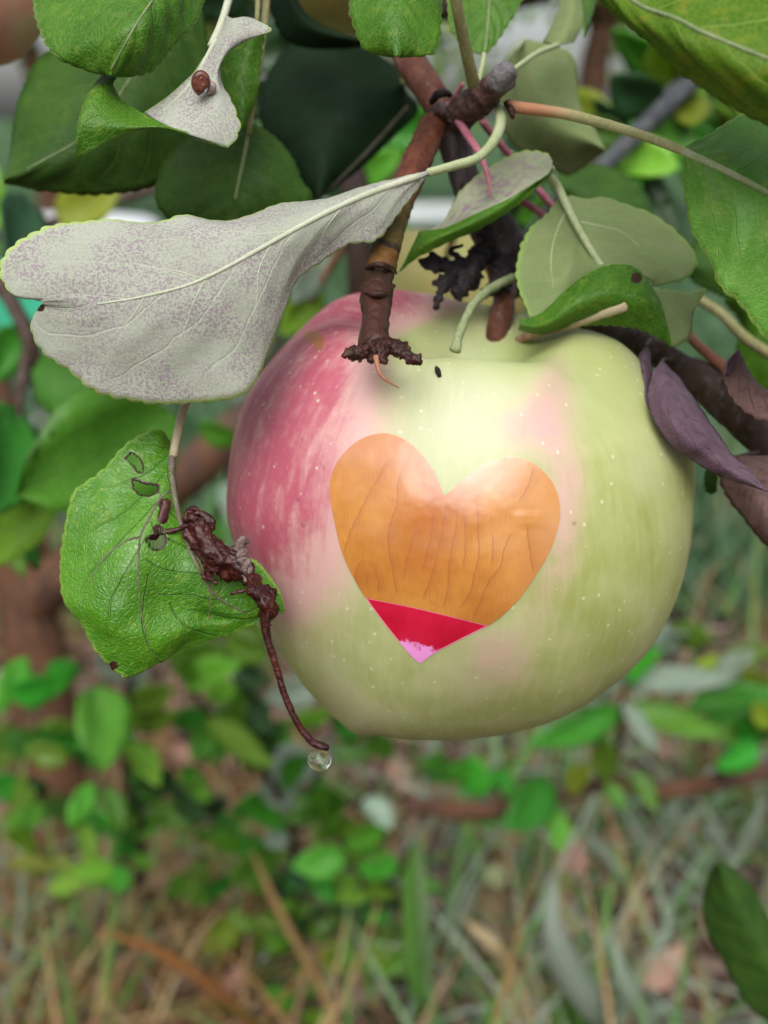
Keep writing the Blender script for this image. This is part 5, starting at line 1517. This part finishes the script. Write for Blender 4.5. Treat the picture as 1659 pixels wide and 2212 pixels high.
def small_apple(cx, cy, d, r, mat, label, stalk_to):
    c = P(cx, cy, d)
    V, F = [], []
    nu, nv = 48, 32
    for j in range(nv + 1):
        t_ = math.pi * (.01 + .98 * j / nv)
        rho = 1 - .5 * math.exp(-(t_ / .36) ** 2) - .22 * math.exp(-((math.pi - t_) / .3) ** 2)
        for i in range(nu):
            a = 2 * math.pi * i / nu
            k = rho * (1 + .02 * math.cos(5 * a))
            V.append(c + r * k * np.array((math.sin(t_) * math.cos(a), math.sin(t_) * math.sin(a), .92 * math.cos(t_))))
    for j in range(nv):
        for i in range(nu):
            F.append([j * nu + i, (j + 1) * nu + i, (j + 1) * nu + (i + 1) % nu, j * nu + (i + 1) % nu])
    tp = c + np.array((0, 0, r * .5))
    o = tag(empty('apple', tp), label, 'apple')
    mesh('body', V, F, M[mat], o)
    wtube('stalk', np.array([tp - np.array((0, 0, .002)), tp * .5 + np.asarray(stalk_to) * .5, stalk_to]), [.0012, .001, .0013], M['stalk_tan'], o, seg=8, n=16)
    return o


small_apple(-110, -50, .2, .020, 'apple_red', 'blushing red apple half hidden behind the glossy hanging leaf', P(130, -320, .2))
small_apple(735, -160, .245, .029, 'apple_yellow', 'yellowish apple peeping out above the near-black leaf', P(700, -200, .2))
small_apple(960, 640, .31, .026, 'apple_yellow', 'yellow-tan apple hidden behind the blackened blossom', P(1015, 440, .195))

# ================================================================== withered stalk with hanging drop
zz2 = lambda x, y: (x * .4494, 847 + y * .4494)
wp = [(885, 610), (930, 650), (975, 720), (1030, 790), (1100, 820), (1170, 850), (1225, 920), (1265, 985), (1285, 1050), (1275, 1120), (1290, 1200), (1330, 1330), (1370, 1460), (1430, 1590), (1500, 1680), (1550, 1705), (1575, 1712)]
wr = [20, 27, 30, 29, 24, 27, 22, 22, 19, 11, 8.5, 8, 7.5, 7.5, 8, 10, 8]
wd = np.interp(np.linspace(0, 1, len(wp)), [0, .3, .55, 1], [.1535, .1525, .153, .1535])
WS = tag(empty('withered_stalk', P(*zz2(885, 610), .1535)), 'shrivelled maroon fruitlet stalk hanging from the eaten leaf', 'withered stalk')
wpts, wrad = PA([(*zz2(*a), d_) for a, d_ in zip(wp, wd)]), [PXM(r_, .153) for r_ in wr]
zq = lambda pl, d: D([zz2(*a) for a in pl], d)
leaf(WS, 'crumpled dark maroon dead tissue at the upper end of the stalk', ['withered_stalk', 'withered_stalk'],
     [dict(rows=[zq([(880, 610), (905, 570), (940, 560), (995, 590), (1030, 640), (1012, 685), (1060, 730), (1130, 752), (1180, 780), (1215, 850), (1262, 930), (1320, 980), (1320, 1040), (1295, 1120)], [.1535, .1525, .1525, .153]),
                 zq([(880, 615), (925, 625), (965, 680), (1010, 760), (1080, 810), (1150, 840), (1200, 900), (1240, 970), (1280, 1040), (1282, 1120)], [.1535, .1512, .1508, .1515]),
                 zq([(882, 625), (890, 690), (935, 740), (962, 800), (1000, 850), (1060, 868), (1085, 900), (1150, 905), (1190, 940), (1215, 990), (1245, 1040), (1268, 1120)], [.1535, .153, .153, .1535])], front=0, back=1, nv=31, wob=.0008, seed=61., amp=.0014, teeth=.0035, crump=.0007)], name='shrivelled_leaf')
parts = [tube_geo(wpts[5:], [wrad[8] * .45, wrad[8] * .6, wrad[8] * .75, wrad[8] * .8] + wrad[9:], 14, 150, .18, 900, 4.0, .85)]
for i, (pl, rr_) in enumerate([([(890, 620), (905, 585), (940, 572)], [14, 13, 7]), ([(940, 580), (985, 595), (1020, 640), (1005, 672)], [14, 14, 12, 8]), ([(1000, 860), (1020, 905), (1045, 920)], [12, 11, 7]),
                               ([(985, 830), (980, 880), (1000, 905)], [9, 9, 5]), ([(1190, 950), (1150, 960), (1115, 965), (1125, 975)], [6, 6, 6, 3])]):
    parts.append(tube_geo(PA([(*zz2(*a), .1528) for a in pl]), [PXM(r_ * .6, .153) for r_ in rr_], 10, 30, .8, 1100, 9.0 + i, .5))
v, f, uv = merge(parts)
mesh('stalk', v, f, M['withered_stalk'], WS)
v, f, uv = tube_geo(PA([(*zz2(1195, 925), .1522), (*zz2(1180, 850), .1512), (*zz2(1165, 780), .1505), (*zz2(1162, 730), .150), (*zz2(1190, 712), .150)]), [PXM(r_, .152) for r_ in (8, 12, 13, 14, 8)], 14, 50, .6, 1100, 3.3, .7)
mesh('dead_tissue', v, f, M['dead_pale'], WS)['label'] = 'pale grey dead knob on the maroon stalk'
# brown dead strip joining it to the eaten leaf
v, f, uv = tube_geo(PA([(*zz2(800, 520), .1542), (*zz2(785, 590), .1536), (*zz2(760, 640), .1532), (*zz2(725, 700), .153)]), [PXM(r_, .152) for r_ in (9, 11, 13, 11)], 10, 30, .4, 500, 5.5, .4)
mesh('dead_strip', v, f, M['withered_stalk'], WS)
v, f, uv = tube_geo(PA([(*zz2(740, 680), .153), (*zz2(800, 672), .1532), (*zz2(850, 660), .1535), (*zz2(900, 640), .1535)]), [PXM(r_, .152) for r_ in (7, 7, 6, 8)], 10, 24, .4, 500, 6.5, .5)
mesh('dead_strip', v, f, M['withered_stalk'], WS)
dc = P(690, 1639, .1535)
v, f = ball(dc, PXM(26, .1535), (1, 1, 1.0), 40, 28)
rel = (v[:, 2] - dc[2]) / PXM(26, .1535)
v[:, :2] = dc[:2] + (v[:, :2] - dc[:2]) * (1 - .10 * np.clip(rel, 0, 1))[:, None]
tag(mesh('water_drop', v, f, M['water'], at=dc), 'round clear water drop hanging from the maroon stalk end', 'water drop')

# ================================================================== leafy shoot, lower right
fr = GND(1900, 2500)
B4 = tag(empty('apple_shoot', (fr[0], fr[1], 0)), 'shoot at the lower right with large dark green leaves', 'shoot')
wtube('stem', np.vstack([[(fr[0], fr[1], -.02)], PA([(1880, 2420, .5), (1800, 2300, .40), (1760, 2200, .34), (1760, 2050, .31)])]), [.006, .005, .0045, .004, .002], M['stem_dark'], B4, seg=10, n=40, bump=.1, bs=80)
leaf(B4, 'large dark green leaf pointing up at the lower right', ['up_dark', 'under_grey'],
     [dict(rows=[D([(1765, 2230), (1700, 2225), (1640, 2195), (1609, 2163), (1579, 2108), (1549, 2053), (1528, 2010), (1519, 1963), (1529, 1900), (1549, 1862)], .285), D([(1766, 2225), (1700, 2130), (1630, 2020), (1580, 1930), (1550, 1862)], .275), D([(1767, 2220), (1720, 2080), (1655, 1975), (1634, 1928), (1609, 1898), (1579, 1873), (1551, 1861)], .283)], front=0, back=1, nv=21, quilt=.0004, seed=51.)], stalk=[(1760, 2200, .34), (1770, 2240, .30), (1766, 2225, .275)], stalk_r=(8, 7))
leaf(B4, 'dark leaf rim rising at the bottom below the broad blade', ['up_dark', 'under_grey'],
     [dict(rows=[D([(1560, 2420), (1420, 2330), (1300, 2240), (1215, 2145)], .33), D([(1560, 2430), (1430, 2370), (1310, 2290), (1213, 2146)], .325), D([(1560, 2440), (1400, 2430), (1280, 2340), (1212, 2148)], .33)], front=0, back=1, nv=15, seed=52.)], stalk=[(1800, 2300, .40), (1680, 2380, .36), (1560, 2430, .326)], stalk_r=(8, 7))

# ================================================================== branches close behind (soft focus)
B5 = tag(empty('apple_branch', P(-250, 300, .42)), 'soft-focus leafy branch behind the speckled and the eaten leaf', 'branch')
tube('twig', [(-250, 300, .42), (-60, 520, .38), (40, 680, .36), (70, 760, .36), (90, 860, .37)], [22, 20, 18, 22, 12], M['dark_branch'], B5, 10, 30, .2, 120)
tube('twig', [(-60, 520, .38), (120, 480, .40), (300, 420, .42), (480, 380, .44)], [14, 12, 10, 6], M['dark_branch'], B5, 8, 24, .2, 120)
tube('twig', [(60, 740, .36), (40, 900, .34), (60, 1000, .33)], [12, 10, 6], M['dark_branch'], B5, 8, 24, .2, 120)
for a, b, w_, rl, mt, k in [((380, 900, .31), (20, 1060, .29), 270, .1, 'bg_leaf', 2), ((70, 800, .34), (330, 850, .33), 190, .15, 'bg_leaf', 0), ((60, 1000, .33), (-60, 1250, .31), 190, .1, 'bg_leaf', 0), ((90, 860, .37), (230, 1200, .38), 200, .2, 'bg_leaf_grey', 2), ((50, 420, .36), (0, 660, .34), 150, .5, 'bg_leaf_dark', 0), ((30, 880, .34), (-60, 1150, .30), 170, .4, 'bg_leaf', 0), ((20, 1000, .36), (40, 1260, .34), 90, .6, 'bg_leaf', 1),
                            ((120, 480, .40), (270, 410, .40), 110, .3, 'bg_leaf_yellow', 0), ((60, 780, .37), (140, 900, .37), 90, .3, 'bg_leaf_dark', 1), ((0, 560, .4), (-40, 300, .4), 120, .4, 'bg_leaf', 0), ((40, 700, .38), (-40, 830, .38), 90, .3, 'bg_leaf', 0), ((480, 380, .44), (600, 460, .42), 100, .3, 'bg_leaf_dark', 0)]:
    bgleaf(B5, a, b, w_, rl, mt, k)
B6 = tag(empty('apple_branch', P(1800, 20, .42)), 'slate-grey branch with yellow-green leaves behind the long blushing stalk', 'branch')
tube('limb', [(1900, -80, .44), (1650, 80, .40), (1490, 180, .37), (1400, 265, .36), (1300, 360, .36), (1200, 440, .37), (1130, 520, .38)], [28, 25, 22, 20, 18, 15, 9], M['slate'], B6, 14, 70, .3, 160)
B6l = [((1560, 130, .41), (1440, 330, .42), 120, .2, 'bg_leaf_yellow', 0), ((1330, 330, .42), (1240, 200, .43), 110, .2, 'bg_leaf_yellow', 0), ((1500, 180, .42), (1600, 400, .42), 130, .2, 'bg_leaf_yellow', 2), ((1270, 390, .41), (1180, 330, .42), 100, .2, 'bg_leaf', 0), ((1450, 220, .4), (1540, 460, .41), 120, .3, 'bg_leaf', 0), ((1420, 240, .37), (1320, 150, .36), 110, .3, 'bg_leaf_dark', 0), ((1330, 330, .37), (1470, 380, .36), 95, .4, 'bg_leaf_yellow', 0), ((1300, 360, .37), (1380, 470, .36), 90, .3, 'bg_leaf', 1), ((1480, 190, .38), (1480, 300, .37), 90, .3, 'bg_leaf_yellow', 1),
       ((1480, 190, .38), (1400, 60, .36), 120, .2, 'bg_leaf_yellow', 2), ((1360, 300, .37), (1250, 260, .38), 70, .3, 'bg_leaf', 0), ((1400, 265, .37), (1500, 340, .38), 80, .5, 'bg_leaf', 1), ((1200, 440, .38), (1300, 540, .37), 110, .3, 'bg_leaf', 0), ((1210, 440, .38), (1120, 470, .39), 70, .3, 'bg_leaf', 0),
       ((1300, 360, .37), (1440, 560, .38), 130, .4, 'bg_leaf_dark', 2), ((1130, 520, .39), (1000, 470, .4), 80, .4, 'bg_leaf', 0), ((1140, 510, .39), (940, 560, .4), 70, .4, 'bg_leaf_dark', 1), ((1600, 110, .4), (1580, 280, .38), 120, .4, 'bg_leaf_yellow', 0), ((1550, 150, .4), (1660, 320, .38), 120, .3, 'bg_leaf', 0),
       ((1500, 170, .39), (1330, 40, .38), 100, .6, 'bg_leaf', 0), ((1350, 310, .38), (1290, 200, .37), 50, .4, 'bg_leaf_dark', 1), ((1340, 320, .38), (1360, 210, .37), 45, .4, 'bg_leaf', 1), ((1250, 400, .38), (1230, 520, .38), 100, .2, 'bg_leaf_dark', 0)]
for a, b, w_, rl, mt, k in B6l:
    bgleaf(B6, a, b, w_, rl, mt, k)
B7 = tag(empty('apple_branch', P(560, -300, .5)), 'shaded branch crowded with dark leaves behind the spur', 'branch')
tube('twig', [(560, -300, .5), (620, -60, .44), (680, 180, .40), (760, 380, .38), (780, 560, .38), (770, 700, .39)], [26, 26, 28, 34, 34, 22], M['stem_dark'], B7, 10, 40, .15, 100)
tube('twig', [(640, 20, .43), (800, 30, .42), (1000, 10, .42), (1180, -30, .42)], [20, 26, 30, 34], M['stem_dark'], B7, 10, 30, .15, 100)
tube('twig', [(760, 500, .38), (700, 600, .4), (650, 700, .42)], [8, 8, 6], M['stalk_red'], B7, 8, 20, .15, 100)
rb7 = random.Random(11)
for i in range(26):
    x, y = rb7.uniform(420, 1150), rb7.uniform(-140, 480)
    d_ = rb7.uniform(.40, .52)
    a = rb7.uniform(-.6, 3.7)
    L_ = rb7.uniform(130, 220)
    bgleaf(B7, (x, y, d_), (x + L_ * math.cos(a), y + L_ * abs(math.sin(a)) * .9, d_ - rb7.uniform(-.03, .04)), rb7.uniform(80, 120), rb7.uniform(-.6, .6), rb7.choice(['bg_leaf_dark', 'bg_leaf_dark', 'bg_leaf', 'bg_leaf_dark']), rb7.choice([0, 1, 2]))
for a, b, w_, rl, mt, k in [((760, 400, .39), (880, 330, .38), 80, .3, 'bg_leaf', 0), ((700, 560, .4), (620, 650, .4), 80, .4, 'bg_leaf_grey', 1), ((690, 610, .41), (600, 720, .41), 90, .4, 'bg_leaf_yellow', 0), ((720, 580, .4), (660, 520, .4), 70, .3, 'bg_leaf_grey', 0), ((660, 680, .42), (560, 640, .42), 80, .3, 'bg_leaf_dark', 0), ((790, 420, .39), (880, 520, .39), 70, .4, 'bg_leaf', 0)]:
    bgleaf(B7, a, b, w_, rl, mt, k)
# hanging greenery in the gap left of the apple
B8 = tag(empty('apple_branch', P(650, 700, .6)), 'grey-green drooping twig seen in the gap left of the apple', 'branch')
tube('twig', [(660, 650, .55), (560, 820, .55), (500, 1000, .56), (460, 1150, .58), (440, 1280, .6)], [9, 8, 7, 6, 4], M['stem_dark'], B8, 8, 30, .15, 100)
for a, b, w_, rl, mt, k in [((510, 960, .56), (430, 900, .55), 60, .4, 'bg_leaf', 0), ((490, 1040, .56), (520, 1170, .55), 80, .4, 'bg_leaf_grey', 0), ((470, 1120, .57), (400, 1200, .57), 60, .4, 'bg_leaf', 1), ((455, 1180, .58), (530, 1290, .57), 70, .3, 'bg_leaf_grey', 0), ((440, 1280, .6), (420, 1390, .6), 60, .4, 'bg_leaf', 1), ((540, 860, .55), (470, 830, .55), 60, .5, 'bg_leaf_grey', 1), ((560, 820, .55), (640, 900, .55), 60, .5, 'bg_leaf', 0), ((450, 1230, .59), (350, 1280, .58), 80, .3, 'bg_leaf_grey', 0)]:
    bgleaf(B8, a, b, w_, rl, mt, k)
